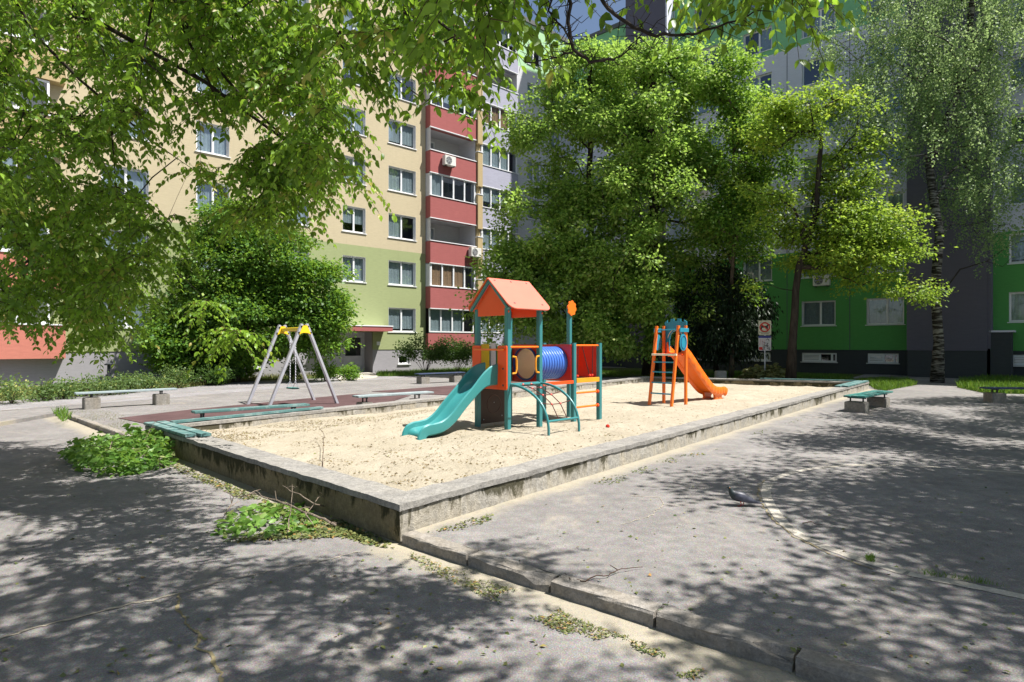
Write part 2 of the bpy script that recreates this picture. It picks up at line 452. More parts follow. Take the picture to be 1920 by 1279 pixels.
# footpath in front of the left building
fp = [P2(-700,905),P2(0,771),P2(300,748),P2(520,729),P2(640,717),P2(770,708),P2(900,703),P2(900,695),P2(760,699),P2(700,703),P2(560,709),P2(440,716),P2(290,728),P2(0,752),P2(-700,860)]
struct(upright(sheet('footpath', fp, TZ+.004, M['path'])))
# entrance slab
struct(upright(sheet('doorstep', [P2(640,716),P2(705,709),P2(712,703),P2(690,699),P2(625,704)], TZ+.03, M['edging'], thick=.03)))
# lawns and soil beds
lawn_polys = {
 'hedge_bed': [(-700,880),(0,753),(150,742),(290,733),(450,716),(620,709),(640,703),(600,700),(450,703),(290,712),(0,728),(-700,800)],
 'door_lawn': [(706,706),(780,705),(900,699),(1010,694),(1010,689),(900,690),(706,700)],
 'far_lawn': [(1105,709),(1190,706),(1470,712),(1600,719),(1640,725),(1712,716),(1640,704),(1850,700),(1850,696),(1600,694),(1300,690),(1100,690)],
 'right_lawn': [(1795,727),(1850,738),(2050,742),(2400,760),(2400,722),(1940,712),(1860,708),(1800,716)],
}
def m_lawn():
    t = NT('lawn')
    a = t.noise(1.2, 5, .6); f = t.noise(40, 3, .7)
    c = t.mix(t.ramp(a,[(.35,0.0),(.65,1.0)]), (.10,.085,.045), (.055,.12,.02))
    c = t.mix(.6, c, t.ramp(f, [(.25,.25),(.75,.8)]), 'OVERLAY'); t.bump(f, 1, .03)
    return t.fin(c, .95, .1)
M['lawn'] = m_lawn()
for k, poly in lawn_polys.items():
    struct(upright(sheet('lawn', [P2(*p) for p in poly], TZ+.009, M['lawn'])))
# slab path to the right-hand building
struct(upright(sheet('footpath', [P2(1590,711),P2(1700,704),P2(1760,700),P2(1690,695),P2(1640,697)], TZ+.014, M['path'])))
struct(upright(sheet('doorstep', [P2(1650,699),P2(1705,699),P2(1702,694.5),P2(1665,694.5)], TZ+.06, M['edging'], thick=.06)))

# kerbs of separate rough stones
def stone(mb, a, b, side, wd, z0, z1, jit=.006, chip=0.0):
    """block from a to b along its edge, widening towards side"""
    a = Vector(a); b = Vector(b); nx = 7; vs = []; prof = [(0,z0),(0,z1-.018),(.006,z1-.006),(.02,z1),(wd*.5,z1+.002),(wd-.012,z1),(wd,z1-.012),(wd,z0)]
    for i in range(nx+1):
        t_ = i/nx; p = a.lerp(b, t_)
        e = 1 if 0 < i < nx else 0
        for k,(o,z) in enumerate(prof):
            j = rnd.gauss(0, jit); dz = rnd.gauss(0, jit*.5)
            if chip and i >= nx-1 and k in (1,2,3): dz -= chip*rnd.uniform(.5,1.3); j += chip*rnd.uniform(.2,.9)
            inw = .008 if not e else 0
            v = p + side*(o+j) + (b-a).normalized()*(inw if i == 0 else -inw if i == nx else 0)
            vs.append((v.x, v.y, (z + dz) if k not in (0,7) else z))
    n = len(prof); fs = []
    for i in range(nx):
        for k in range(n-1): fs.append((i*n+k, i*n+k+1, (i+1)*n+k+1, (i+1)*n+k))
    fs += [tuple(range(n)), tuple(range(nx*n, nx*n+n))]
    mb.add(vs, fs)
def kerb_line(a, b, side, wd, L_, z1, chips=()):
    mb = MB(); d = (b-a); n = int(d.length/L_); d = d.normalized()
    for i in range(n):
        off = side*rnd.uniform(-.006,.006)
        stone(mb, a + d*(i*L_+.0035)+off, a + d*((i+1)*L_-.0035)+off + side*rnd.uniform(-.008,.008), side, wd, -.05, z1 + rnd.uniform(-.006,.006), chip=(.035 if i in chips else 0))
    return mb
dk = (K_kerb_end - K_near).normalized(); sk = Vector((-dk.y, dk.x, 0))
if sk.x < 0: sk = -sk
struct(kerb_line(K_near + dk*.02, K_kerb_end, sk, .15, .78, TZ+.010, chips=(1,3,4,6)).build('kerb', M['kerb'], smooth=False))
dk2 = (K_kerb_b - K_kerb_a).normalized(); sk2 = Vector((-dk2.y, dk2.x, 0))
if sk2.y < 0: sk2 = -sk2
struct(kerb_line(K_kerb_a, K_kerb_b, sk2, .12, .9, TZ+.014).build('kerb', M['kerb']))

# flush pale edging stones that curve across the asphalt on the right
def strip_stones(pxs, wd, z, mat, L_=.75):
    P = [G(x, y, TZ) for x, y in pxs]; pts = []
    for i in range(len(P)-1):
        p0 = P[max(i-1,0)]; p1 = P[i]; p2 = P[i+1]; p3 = P[min(i+2,len(P)-1)]
        for k in range(8):
            t_ = k/8; pts.append(.5*((2*p1)+(-p0+p2)*t_+(2*p0-5*p1+4*p2-p3)*t_*t_+(-p0+3*p1-3*p2+p3)*t_**3))
    pts.append(P[-1]); mb = MB(); acc = 0; last = pts[0]
    seg = [pts[0]]
    def emit(seg):
        if len(seg) < 2: return
        L = []; Rr = []
        for i, p in enumerate(seg):
            d = (seg[min(i+1,len(seg)-1)] - seg[max(i-1,0)]).normalized(); s_ = Vector((-d.y,d.x,0))
            sh = d*(.012 if i == 0 else -.012 if i == len(seg)-1 else 0)
            j = rnd.uniform(-.006,.006)
            L.append(p+s_*(wd/2+j)+sh); Rr.append(p-s_*(wd/2+j)+sh)
        for i in range(len(seg)-1):
            mb.add([(L[i].x,L[i].y,z),(L[i+1].x,L[i+1].y,z),(Rr[i+1].x,Rr[i+1].y,z),(Rr[i].x,Rr[i].y,z)], [(0,3,2,1)])
    for p in pts[1:]:
        acc += (p-last).length; seg.append(p); last = p
        if acc > L_*rnd.uniform(.8,1.15): emit(seg); seg = [p]; acc = 0
    emit(seg); return mb
struct(upright(strip_stones([(1441,905),(1436,925),(1450,955),(1480,990),(1530,1018),(1600,1045),(1700,1075),(1800,1095),(1920,1120),(2060,1150)], .10, TZ+.0035, M['edging']).build('edging', M['edging'])))
struct(upright(strip_stones([(1444,902),(1480,888),(1540,877),(1620,872),(1750,876),(1920,888),(2100,905)], .085, TZ+.003, M['edging']).build('edging', M['edging'])))
def crack(name, pts, wd, z, mat, seed=1):
    g = random.Random(seed); P = [G(x,y,z) for x,y in pts]; q = []
    for a, b in zip(P[:-1], P[1:]):
        n = max(2, int((b-a).length/.035))
        for k in range(n): q.append(a.lerp(b, k/n) + Vector((g.gauss(0,.008), g.gauss(0,.008), 0)))
    q.append(P[-1]); mb = MB(); vs = []
    for i, p in enumerate(q):
        d = (q[min(i+1,len(q)-1)] - q[max(i-1,0)]).normalized(); s_ = Vector((-d.y,d.x,0)); w_ = wd*g.uniform(.35,1.3)*(.4 if i in (0,len(q)-1) else 1)
        vs += [p+s_*w_/2, p-s_*w_/2]
    mb.add([(v.x,v.y,z) for v in vs], [(2*i,2*i+2,2*i+3,2*i+1) for i in range(len(q)-1)])
    return upright(mb.build(name, mat))
M['crackfill'] = m_plain('sandy_moss_fill', (.25,.21,.12), .95, .1, var=.4, nsc=12)
M['sandstreak'] = m_plain('sand_streak', (.34,.30,.235), .95, .1, var=.25, nsc=14)
struct(crack('crack', [(1436,900),(1425,908),(1420,925),(1432,950),(1450,975),(1490,1006),(1560,1040),(1640,1068)], .014, TZ+.0065, M['crackfill'], 31))
struct(crack('crack', [(1180,930),(1235,932),(1245,945),(1225,965),(1160,985)], .009, TZ+.004, M['sandstreak'], 32))
struct(crack('crack', [(1245,945),(1330,957),(1392,972)], .007, TZ+.004, M['sandstreak'], 33))
struct(crack('crack', [(336,1112),(332,1135),(348,1160),(360,1180),(378,1192),(372,1212),(396,1222),(402,1245),(412,1262),(415,1285)], .020, .004, M['crackfill'], 3))
struct(crack('crack', [(336,1112),(420,1088),(500,1072),(590,1055),(680,1032)], .012, .0044, M['sandstreak'], 5))
struct(crack('crack', [(0,1196),(100,1168),(210,1140),(336,1112)], .03, .0048, M['sandstreak'], 6))
struct(crack('joint', [(230,748),(330,738),(430,729),(540,720),(690,711)], .05, TZ+.0095, M['sandstreak'], 8))
struct(crack('joint', [(0,770),(150,757),(230,748)], .06, TZ+.0092, M['sandstreak'], 9))

# ---------------------------------------------------------------- sandbox walls
WT = .30; WH = .34
corners = [K_near, K_right, K_back, K_left]
def inset(P, d):
    out = []; n = len(P)
    for i in range(n):
        a, b, c = P[i-1], P[i], P[(i+1)%n]
        d1 = (b-a).normalized(); d2 = (c-b).normalized()
        n1 = Vector((-d1.y,d1.x,0)); n2 = Vector((-d2.y,d2.x,0))
        bis = (n1+n2).normalized(); out.append(b + bis*(d/bis.dot(n1)))
    return out
inner = inset(corners, WT)
def rough(mb_vs, amp, sc, seed):
    A = np.array(mb_vs); 
    for k in range(3):
        A[:,k] += (vnoise(A*sc+50, seed+k)-.5)*2*amp + (vnoise(A*sc*3.1+90, seed+k+7)-.5)*amp
    return [tuple(v) for v in A]
def wall_side(oa, ob, ia, ib, z0, z1, nz, seed, amp, step=.12):
    L = (ob-oa).length; n = max(2, int(L/step)); mb = MB(); vs = []
    ring = [(0,z0+(z1-z0)*k/nz) for k in range(nz+1)] + [(u, z1) for u in (.2,.4,.6,.8)] + [(1,z1-(z1-z0)*k/nz) for k in range(nz+1)]
    for i in range(n+1):
        o = oa.lerp(ob, i/n); q = ia.lerp(ib, i/n)
        for u, z in ring:
            p = o.lerp(q, u); vs.append((p.x, p.y, z))
    m = len(ring); fs = [(i*m+k, i*m+k+1, (i+1)*m+k+1, (i+1)*m+k) for i in range(n) for k in range(m-1)]
    fs += [tuple(range(m)), tuple(range(n*m, n*m+m))]
    mb.add(rough(vs, amp, 6, seed), fs); return mb
sbw = thing('sandbox_wall', 'low weathered grey concrete wall with mossy sides enclosing the sand', 'low wall', K_near)
off = Vector(K_near)
names = ['right', 'far', 'back', 'left']
for i in range(4):
    a, b, ia, ib = corners[i], corners[(i+1)%4], inner[i], inner[(i+1)%4]
    near = i in (0, 3)
    o = wall_side(a, b, ia, ib, -.06, WH-.062, 5, 10+i, .010, .09 if near else .25).build('wall_side', M['wall_mossy'] if i in (1,3) else M['wall_conc'])
    o.parent = sbw; o.matrix_parent_inverse = Matrix.Translation(-off)
    oc = inset(corners, -.018); ic = inset(corners, WT+.01)
    o = wall_side(oc[i], oc[(i+1)%4], ic[i], ic[(i+1)%4], WH-.055, WH, 2, 20+i, .007, .07 if near else .25).build('coping', M['coping'])
    o.parent = sbw; o.matrix_parent_inverse = Matrix.Translation(-off)

# sand surface
def sand_z(x, y):
    p = np.stack([np.asarray(x,float), np.asarray(y,float)], 1)
    d = np.hypot(p[:,0]-K_near.x, p[:,1]-K_near.y)
    z = .20 - .06*np.clip((d-3)/10, 0, 1) + .09*np.exp(-d/2.2)
    z += (vnoise(p*.7, 3)-.5)*.05 + (vnoise(p*3.1, 4)-.5)*.045 + (vnoise(p*8.3, 5)-.5)*.022
    return z
def SZ(x, y): return float(sand_z([x],[y])[0])
sb = inset(corners, WT*.5); U, V = 190, 170
gu, gv = np.meshgrid(np.linspace(0,1,U)**1.25, np.linspace(0,1,V)**1.25, indexing='ij')
c0, c1, c2, c3 = [np.array(p[:2]) for p in sb]
pts = ((1-gu)[...,None]*(1-gv)[...,None]*c0 + gu[...,None]*(1-gv)[...,None]*c1 + gu[...,None]*gv[...,None]*c2 + (1-gu)[...,None]*gv[...,None]*c3).reshape(-1,2)
zz = sand_z(pts[:,0], pts[:,1])
me = bpy.data.meshes.new('sand')
idx = np.arange(U*V).reshape(U,V)
fs = np.stack([idx[:-1,:-1], idx[1:,:-1], idx[1:,1:], idx[:-1,1:]], -1).reshape(-1,4)
me.from_pydata(np.column_stack([pts, zz]).tolist(), [], fs.tolist()); me.materials.append(M['sand'])
for p in me.polygons: p.use_smooth = True
so_ = bpy.data.objects.new('sand', me); C.objects.link(so_); struct(so_)

# ---------------------------------------------------------------- rubber mats
mat_a = upright(sheet('rubber_mat', [P2(222,784.7), P2(355,769), P2(520,753), P2(668,739), P2(770,742), P2(690,768), P2(560,790), P2(330,812), P2(281,797)], TZ+.012, M['rubber'], thick=.012))
tag(mat_a, 'dark red-brown rubber safety mat under the swing frame', 'mat')
mat_b = upright(sheet('rubber_mat', [P2(697,734.5), P2(868,722), P2(905,726), P2(860,742), P2(800,740)], TZ+.012, M['rubber'], thick=.012))
tag(mat_b, 'dark rubber mat lying behind the bench to the right of the swing', 'mat')

# ================================================================ BUILDINGS
def facade(mb, x0, x1, z0, z1, ops, y=0.0, dep=.16):
    """front skin with rectangular holes and their reveals; facade looks along -y"""
    ops = [(max(a,x0),min(b,x1),max(c,z0),min(d,z1)) for a,b,c,d in ops if b > x0+.01 and a < x1-.01 and d > z0+.01 and c < z1-.01]
    xs = sorted({x0,x1,*[round(v,4) for o in ops for v in o[:2]]}); zs = sorted({z0,z1,*[round(v,4) for o in ops for v in o[2:]]})
    for i in range(len(xs)-1):
        for j in range(len(zs)-1):
            cx = (xs[i]+xs[i+1])/2; cz = (zs[j]+zs[j+1])/2
            if any(a < cx < b and c < cz < d for a,b,c,d in ops): continue
            mb.quad((xs[i],y,zs[j]),(xs[i+1],y,zs[j]),(xs[i+1],y,zs[j+1]),(xs[i],y,zs[j+1]))
    for a,b,c,d in ops:
        mb.quad((a,y,c),(a,y,d),(a,y+dep,d),(a,y+dep,c)); mb.quad((b,y,c),(b,y+dep,c),(b,y+dep,d),(b,y,d))
        if c > z0+.001: mb.quad((a,y,c),(a,y+dep,c),(b,y+dep,c),(b,y,c))
        if d < z1-.001: mb.quad((a,y,d),(b,y,d),(b,y+dep,d),(a,y+dep,d))
    return mb
_win = {}
def window(parent, x0, x1, z0, z1, y=.12, n=2, split=None, cur=None, sill=True, blind=False):
    wdt = x1-x0; h = z1-z0
    key = (round(wdt,3), round(h,3), n, split, cur, sill, blind)
    if key in _win:
        c = copy_tree(_win[key], parent); c.location = (x0, y, z0); return c
    mb = MB(); f = .08; mb.box(0,f,0,.07,0,h); mb.box(wdt-f,wdt,0,.07,0,h); mb.box(f,wdt-f,0,.07,0,f); mb.box(f,wdt-f,0,.07,h-f,h)
    cuts = [wdt*k/n for k in range(1,n)] if split is None else [wdt*s_ for s_ in split]
    for c in cuts: mb.box(c-.05,c+.05,-.004,.066,f,h-f)
    o = mb.build('window', M['white'], parent, bevel=.006); o.location = (x0, y, z0)
    g = MB(); g.quad((f,.035,f),(wdt-f,.035,f),(wdt-f,.035,h-f),(f,.035,h-f)); g.build('pane', M['glass'], o)
    if cur is not None:
        q = MB(); a, b, c, d = cur      # fractions of the opening that the cloth covers
        nn = 24; xs = [wdt*(a+(b-a)*k/nn) for k in range(nn+1)]
        vs = [(x, .09+.014*math.sin(k*2.3), h*c+.02) for k, x in enumerate(xs)] + [(x, .09+.014*math.sin(k*2.3), h*d-.02) for k, x in enumerate(xs)]
        q.add(vs, [(k,k+1,k+nn+2,k+nn+1) for k in range(nn)]); q.build('blind' if blind else 'curtain', M['blind'] if blind else M['curtain'], o)
    if sill:
        s_ = MB(); s_.box(-.06,wdt+.06,-y-.05,0,-.045,-.008); s_.build('sill', M['white'], o)
    if abs(y-.12) < .001:
        r_ = MB(); d0 = -y+.003; t_ = .012
        for xa, xb in ((0,t_),(wdt-t_,wdt)): r_.box(xa,xb,d0,-.002,0,h)
        r_.box(t_,wdt-t_,d0,-.002,h-t_,h); r_.build('reveal', M['reveal'], o)
    _win[key] = o; return o
CUR = [(0,1,.0,1), (0,.5,0,1), (0,1,0,1), (0,1,.12,1), (.5,1,0,1), (0,1,.35,1), (0,1,.0,1), (0,1,.0,1), (.04,.5,0,1)]
FH = 2.72
def ac_unit(parent_label, loc, rz, scale=1.0):
    t = thing('air_conditioner', parent_label, 'air conditioner', loc, rz, 'air conditioners on the facades')
    mb = MB(); mb.box(-.42,.42,-.30,0,0,.58); mb.build('casing', M['ac'], t, bevel=.02)
    g = MB()
    for r_ in (.07,.12,.17,.22): g.tube([(-.12+math.cos(a)*r_, -.312, .29+math.sin(a)*r_) for a in [k*math.pi/10 for k in range(20)]], .006, 5, closed=True)
    for k in range(6):
        a = k*math.pi/3; g.tube([(-.12,-.312,.29),(-.12+.23*math.cos(a),-.312,.29+.23*math.sin(a))], .005, 5)
    g.build('fan_grille', M['white'], t)
    d_ = MB(); d_.lathe((-.12,-.303,.29),(0,-1,0),[(0,.001),(0,.23),(.002,.23)],24); d_.build('fan', M['black'], t)
    b_ = MB(); b_.bar((-.3,.02,-.04),(-.3,-.32,-.04),.04,.04); b_.bar((.3,.02,-.04),(.3,-.32,-.04),.04,.04); b_.build('bracket', M['dmetal'], t)
    return t

# ---- left building -------------------------------------------------------
LB0 = Vector((-8.05, 33.7, TZ)); LBA = math.atan2(.688, .725)
def LBP(t_, y, z):
    return LB0 + Vector((.725*t_ - .688*y, .688*t_ + .725*y, z-TZ))
lb = thing('apartment_building', 'eight storey apartment block with yellow and lime render and red balconies', 'building', LB0, LBA)
ZP = 1.30; ZG = 7.05; ZTOP = 23.2; z0s = 2.32
cols = [(-12.5,-10.75),(-8.85,-7.4),(-4.85,-3.45),(-1.55,-.15),(1.32,3.2)]
ops = []
wins = []
for ci, (a, b) in enumerate(cols):
    for k in range(8):
        if ci == 3 and k == 0: continue
        if ci == 2 and k == 0: pass
        ops.append((a, b, z0s+FH*k, z0s+FH*k+1.4)); wins.append((a, b, z0s+FH*k, z0s+FH*k+1.4, ci, k))
bz = [(a, b, .45, .95) for a, b in ((2.0,2.75),(-9.6,-8.8),(-6.6,-5.8),(-18.5,-17.3))]
ENT = (-2.35, .32)     # entrance recess
B0, B1 = 3.9, 7.5; F1 = 7.95; L1 = 11.2
LBL = -34
for a_, b_ in ((LBL, ENT[0]), (ENT[1], L1)): facade(MB(), a_, b_, -.1, ZP, bz, y=.03).build('plinth', M['grey_plinth'], lb)
mb = facade(MB(), LBL, B0, ZP, ZG, ops + [(ENT[0], ENT[1], ZP, 2.28)]); mb.build('wall', M['lime_wall'], lb)
mb = facade(MB(), LBL, B0, ZG, ZTOP, ops); mb.build('wall', M['yellow_wall'], lb)
for a, b, c, d in bz:
    o = window(lb, a, b, c, d, y=.10, n=1, sill=True)
for (a, b, c, d, ci, k) in wins:
    j = (ci*3 + k*5 + (k*k)) % len(CUR)
    window(lb, a, b, c, d, cur=CUR[j], split=(.52,) if ci != 4 else (.5,))
# entrance: recess, doors, canopy
mb = MB(); e0, e1 = ENT
mb.quad((e0,.03,-.1),(e0,1.1,-.1),(e0,1.1,2.28),(e0,.03,2.28)); mb.quad((e1,.03,-.1),(e1,.03,2.28),(e1,1.1,2.28),(e1,1.1,-.1))
mb.quad((e0,.03,2.28),(e1,.03,2.28),(e1,1.1,2.28),(e0,1.1,2.28)); mb.build('porch', M['grey_plinth'], lb)
mb = MB(); dz = 2.12
mb.box(e0,e0+.08,.95,1.03,0,2.28); mb.box(e1-.08,e1,.95,1.03,0,2.28); mb.box(e0+.08,e1-.08,.95,1.03,dz,2.28); 
mb.build('door_frame', M['door'], lb)
for k in range(2):
    xa = e0+.08+k*(e1-e0-.16)/2+.01; xb = xa+(e1-e0-.16)/2-.02
    q = MB(); q.box(xa,xa+.13,.96,1.02,.02,dz-.01); q.box(xb-.13,xb,.96,1.02,.02,dz-.01); q.box(xa+.13,xb-.13,.96,1.02,.02,.95); q.box(xa+.13,xb-.13,.96,1.02,dz-.14,dz-.01)
    dr = q.build('door', M['door'], lb, bevel=.008)
    g = MB(); g.quad((xa+.13,.99,.95),(xb-.13,.99,.95),(xb-.13,.99,dz-.14),(xa+.13,.99,dz-.14)); g.build('pane', M['glass'], dr)
    h = MB(); hx = xb-.06 if k == 0 else xa+.06
    h.tube([(hx,.96,.9),(hx,.90,.9),(hx+(.0),.90,1.15),(hx,.96,1.15)], .014, 8); h.build('handle', M['alu'], dr)
mb = MB(); mb.box(-2.9,1.0,-.95,0,2.32,2.58); mb.build('canopy', M['red_panel'], lb)
mb = MB(); mb.box(-2.93,1.03,-.98,0,2.583,2.64); mb.build('canopy_cap', M['white'], lb)
mb = MB(); mb.box(.55,.75,-.04,0,1.55,1.75); mb.build('junction_box', M['white'], lb)

def stack(x0, x1, col, kinds, zbase, name='balcony', first=True):
    """a column of parapets with loggias between them"""
    zp = [zbase+FH*k for k in range(8)]           # bottom of parapet k
    side = MB()
    # back wall of the loggias, side cheeks, slabs
    for k in range(-1, 7):
        zo0 = (zbase + FH*k + 1.3) if k >= 0 else z0s; zo1 = zbase + FH*(k+1)
        kind = kinds[k+1]
        if kind == 'open':
            q = MB(); q.quad((x0+.06,1.2,zo0-1.2),(x1-.06,1.2,zo0-1.2),(x1-.06,1.2,zo1+.1),(x0+.06,1.2,zo1+.1))
            q.quad((x0+.06,-.44,zo0-1.2),(x0+.06,-.44,zo1+.02),(x0+.06,1.2,zo1+.02),(x0+.06,1.2,zo0-1.2))
            q.quad((x1-.06,-.44,zo0-1.2),(x1-.06,1.2,zo0-1.2),(x1-.06,1.2,zo1+.02),(x1-.06,-.44,zo1+.02))
            q.quad((x0+.06,-.44,zo1+.02),(x1-.06,-.44,zo1+.02),(x1-.06,1.2,zo1+.02),(x0+.06,1.2,zo1+.02))
            q.build('loggia', M['white_wall'], lb)
            window(lb, x0+.5, x0+1.5, zo0-.5, zo1-.25, y=1.12, n=1, sill=False, cur=(0,.45,0,1))
        else:
            if k >= 0:
                q = MB(); q.box(x0+.004,x0+.055,-.43,-.005,zo0+.002,zo1-.055); q.build('cheek', M['white_wall'], lb)
                q = MB(); q.box(x1-.055,x1-.004,-.43,-.005,zo0+.002,zo1-.055); q.build('cheek', M['white_wall'], lb)
            cur = {'brown':(0,.72,0,1), 'dark':(0,.28,0,1), 'grey':(0,1,.3,1), 'plain':(0,.78,0,1)}[kind]
            window(lb, x0+.06, x1-.06, zo0, zo1, y=-.44 if k >= 0 else -.3, n=4, cur=cur, sill=False, blind=(kind=='brown'))
    for k in range(8):
        q = MB(); q.box(x0, x1, -.5, -.38, zp[k], zp[k]+1.3); q.box(x0, x0+.12, -.38, 0.0, zp[k], zp[k]+1.3); q.box(x1-.12, x1, -.38, 0.0, zp[k], zp[k]+1.3)
        q.box(x0+.12, x1-.12, -.38, 0.0, zp[k], zp[k]+.12)
        o = q.build('balcony', col, lb)
        c_ = MB(); c_.box(x0-.03, x1+.03, -.54, -.36, zp[k]+1.302, zp[k]+1.35); c_.box(x0-.02, x1+.02, -.52, -.42, zp[k]-.05, zp[k]-.003); c_.build('capping', M['white'], o)
stack(B0, B1, M['red_panel'], ['plain','brown','open','dark','open','grey','open','plain'], 3.78)
stack(F1, L1, M['lavender'], ['plain','grey','plain','grey','plain','brown','open','grey'], 3.70)
mb = MB(); mb.box(B0, B1, -.28, 0, 1.3, 2.26); mb.build('wall', M['red_panel'], lb)
mb = MB(); mb.box(F1, L1, -.28, 0, 1.3, 2.26); mb.build('wall', M['lavender'], lb)
for k in range(8):
    z_ = 3.9+FH*k-.35
    q = MB(); q.box(B1+.03, F1-.03, -.62, 0.0, z_, z_+FH-.55); q.box(B1+.08, F1-.08, -.4, 0.0, z_-.55, z_-.003); o = q.build('fin', M['ochre'], lb)
    c_ = MB(); c_.box(B1, F1, -.65, 0, z_+FH-.547, z_+FH-.5); c_.build('capping', M['white'], o)
# remaining wall to the inner corner
ops2 = [(12.6,14.0,z0s+FH*k,z0s+FH*k+1.4) for k in range(8)] + [(15.0,16.2,z0s+FH*k,z0s+FH*k+1.4) for k in range(8)]
mb = facade(MB(), L1, 17.2, -.1, 20.9, ops2); mb.build('wall', M['white_wall'], lb)
mb = facade(MB(), L1, 17.2, 20.9, 24.2, ops2); mb.build('wall', M['lightgreen'], lb)
for i, (a,b,c,d) in enumerate(ops2): window(lb, a, b, c, d, cur=CUR[(i*4)%9])
# bottom-left ground floor balcony and further balcony stack hidden in leaves
X2, X3 = -18.2, -13.75
for k in range(8):
    z_ = 1.05 + FH*k
    q = MB(); q.box(X2, X3, -.5, -.38, z_, z_+1.3); q.box(X3-.12, X3, -.38, 0, z_, z_+1.3); q.box(X2, X2+.12, -.38, 0, z_, z_+1.3); q.box(X2+.12, X3-.12, -.38, 0, z_, z_+.12)
    o = q.build('balcony', M['coral_panel'] if k < 2 else M['ochre'], lb)
    c_ = MB(); c_.box(X2-.03, X3+.03, -.54, -.36, z_+1.302, z_+1.35); c_.build('capping', M['white'], o)
    window(lb, X2+.06, X3-.5, z_+1.36, z_+FH-.04, y=-.44, n=4, cur=[None,(0,.5,0,1),(0,1,.4,1),None][k%4], sill=False)
# body, roof, dark interior
mb = MB(); mb.box(LBL, 17.2, 1.4, 12, -.1, ZTOP-.05)
mb.build('interior', M['interior'], lb)
mb = MB(); mb.box(LBL-.1, L1, -.1, 12, ZTOP, ZTOP+.3); mb.box(L1+.002, 17.4, -.1, 12, ZTOP+1, ZTOP+1.3); mb.box(LBL-.1,LBL,.0,12,-.1,ZTOP); mb.box(L1-.05,L1,.2,12,ZTOP+.3,ZTOP+1); mb.build('roof', M['roof'], lb)
mb = MB(); mb.box(-18.9,-16.4,-.06,.02,.35,1.05)
for k in range(12): mb.box(-18.85,-16.45,-.085,-.06,.40+k*.05,.425+k*.05)
mb.build('vent_grille', M['white'], lb)
ac_unit('white air conditioner outside an upper red balcony, at its left end', LBP(5.15,-.56,12.55), LBA)
ac_unit('white air conditioner at the right end of a lower red balcony', LBP(7.2,-.56,7.2), LBA)
# pipe standing by the plinth
pp = thing('vent_pipe', 'dark vent pipe with a cap standing at the plinth behind the hedge', 'pipe', LBP(-12.3,-.35,TZ), LBA)
MB().tube([(0,0,0),(0,0,.78)], .05, 12).build('pipe', M['dmetal'], pp)
MB().lathe((0,0,.74),(0,0,1),[(0,.05),(0,.14),(.05,.15),(.11,.03),(.115,.001)],16).build('cap', M['dmetal'], pp)

# ---- right building ------------------------------------------------------
RB0 = Vector((4.4, 45.5, TZ)); RBA = math.atan2(-.682, .731)
def RBP(s_, y, z): return RB0 + Vector((.731*s_ + .682*y, -.682*s_ + .731*y, z-TZ))
rb = thing('apartment_building', 'tall shaded apartment block in grey with green lower floors behind the trees', 'building', RB0, RBA)
RZG = 6.85; RZ2 = 18.6; RTOP = 24.0
T1 = (5.55, 8.5); T2 = (21.75, 24.9)
rc = [(1.2,2.9),(10.0,11.7),(13.15,14.85),(16.5,18.25),(19.75,21.45),(25.6,27.3),(29.0,30.7),(33,34.7)]
rops = [(a,b,z0s+.32+FH*k,z0s+.32+FH*k+1.38) for a,b in rc for k in range(8)]
rbz = [(a,b,.62,1.12) for a,b in ((1,2.6),(9.9,11.5),(13.0,14.75),(16.5,18.3),(19.8,21.2),(25.7,27.4),(29,30.7))]
secs = [(0,T1[0]), (T1[1],T2[0]), (T2[1],37)]
for a, b in secs:
    facade(MB(), a, b, -.1, ZP, rbz, y=.03).build('plinth', M['dark_plinth'], rb)
    facade(MB(), a, b, ZP, RZG, rops).build('wall', M['green_wall'], rb)
    facade(MB(), a, b, RZG, RZ2, rops).build('wall', M['grey_wall'], rb)
    facade(MB(), a, b, RZ2, RTOP, rops).build('wall', M['green_top'], rb)
for i, (a,b,c,d) in enumerate(rops):
    window(rb, a, b, c, d, cur=CUR[(i*5+i//8)%9], split=(.55,))
for a,b,c,d in rbz:
    o = window(rb, a, b, c, d, y=.06, split=(.52,.86), sill=True)
    q = MB()
    for k in range(5): q.box((b-a)*.0+.07, (b-a)*.5, -.01, .02, .07+k*.075, .125+k*.075)
    q.build('louvre', M['white'], o)
def tower(x0, x1, top, mat, side):
    q = MB(); q.box(x0, x1, -1.1, 3, ZP, top); q.build('stair_tower', mat, rb)
    q = MB(); q.box(x0+.03, x1-.03, -1.07, 3, -.1, ZP-.003); q.build('plinth', M['dark_plinth'], rb)
    q = MB(); q.box(x1+.002, x1+.12, -1.06, 3, ZP+.1, top-.1); q.build('tower_edge', side, rb)
tower(*T1, 33, M['dark_wall'], M['grey_wall'])
tower(*T2, 26, M['dark_wall'], M['dark_wall'])
for s_ in (9.0, 15.7, 18.95, 21.6, 28.2):
    q = MB(); q.box(s_-.015, s_+.015, -.012, 0, ZP, RZ2); q.build('joint_strip', M['dark_wall'], rb)
q = MB(); q.box(25.0,25.75,-1.0,-.02,-.1,2.15); q.build('meter_cabinet', M['dark_plinth'], rb)
q = MB(); q.box(24.95,25.85,-1.06,-.0,2.153,2.24); q.build('cabinet_top', M['grey_wall'], rb)
q = MB(); q.box(0, 37, 1.3, 13, -.1, RTOP-.05); q.build('interior', M['interior'], rb)
q = MB(); q.box(-.1, T1[0]-.01, -.1, 13, RTOP, RTOP+.3); q.box(T1[1]+.13, T2[0]-.01, -.1, 13, RTOP, RTOP+.3); q.box(T2[1]+.13, 37.1, -.1, 13, RTOP, RTOP+.3); q.box(37,37.1,0,13,-.1,RTOP); q.build('roof', M['roof'], rb)
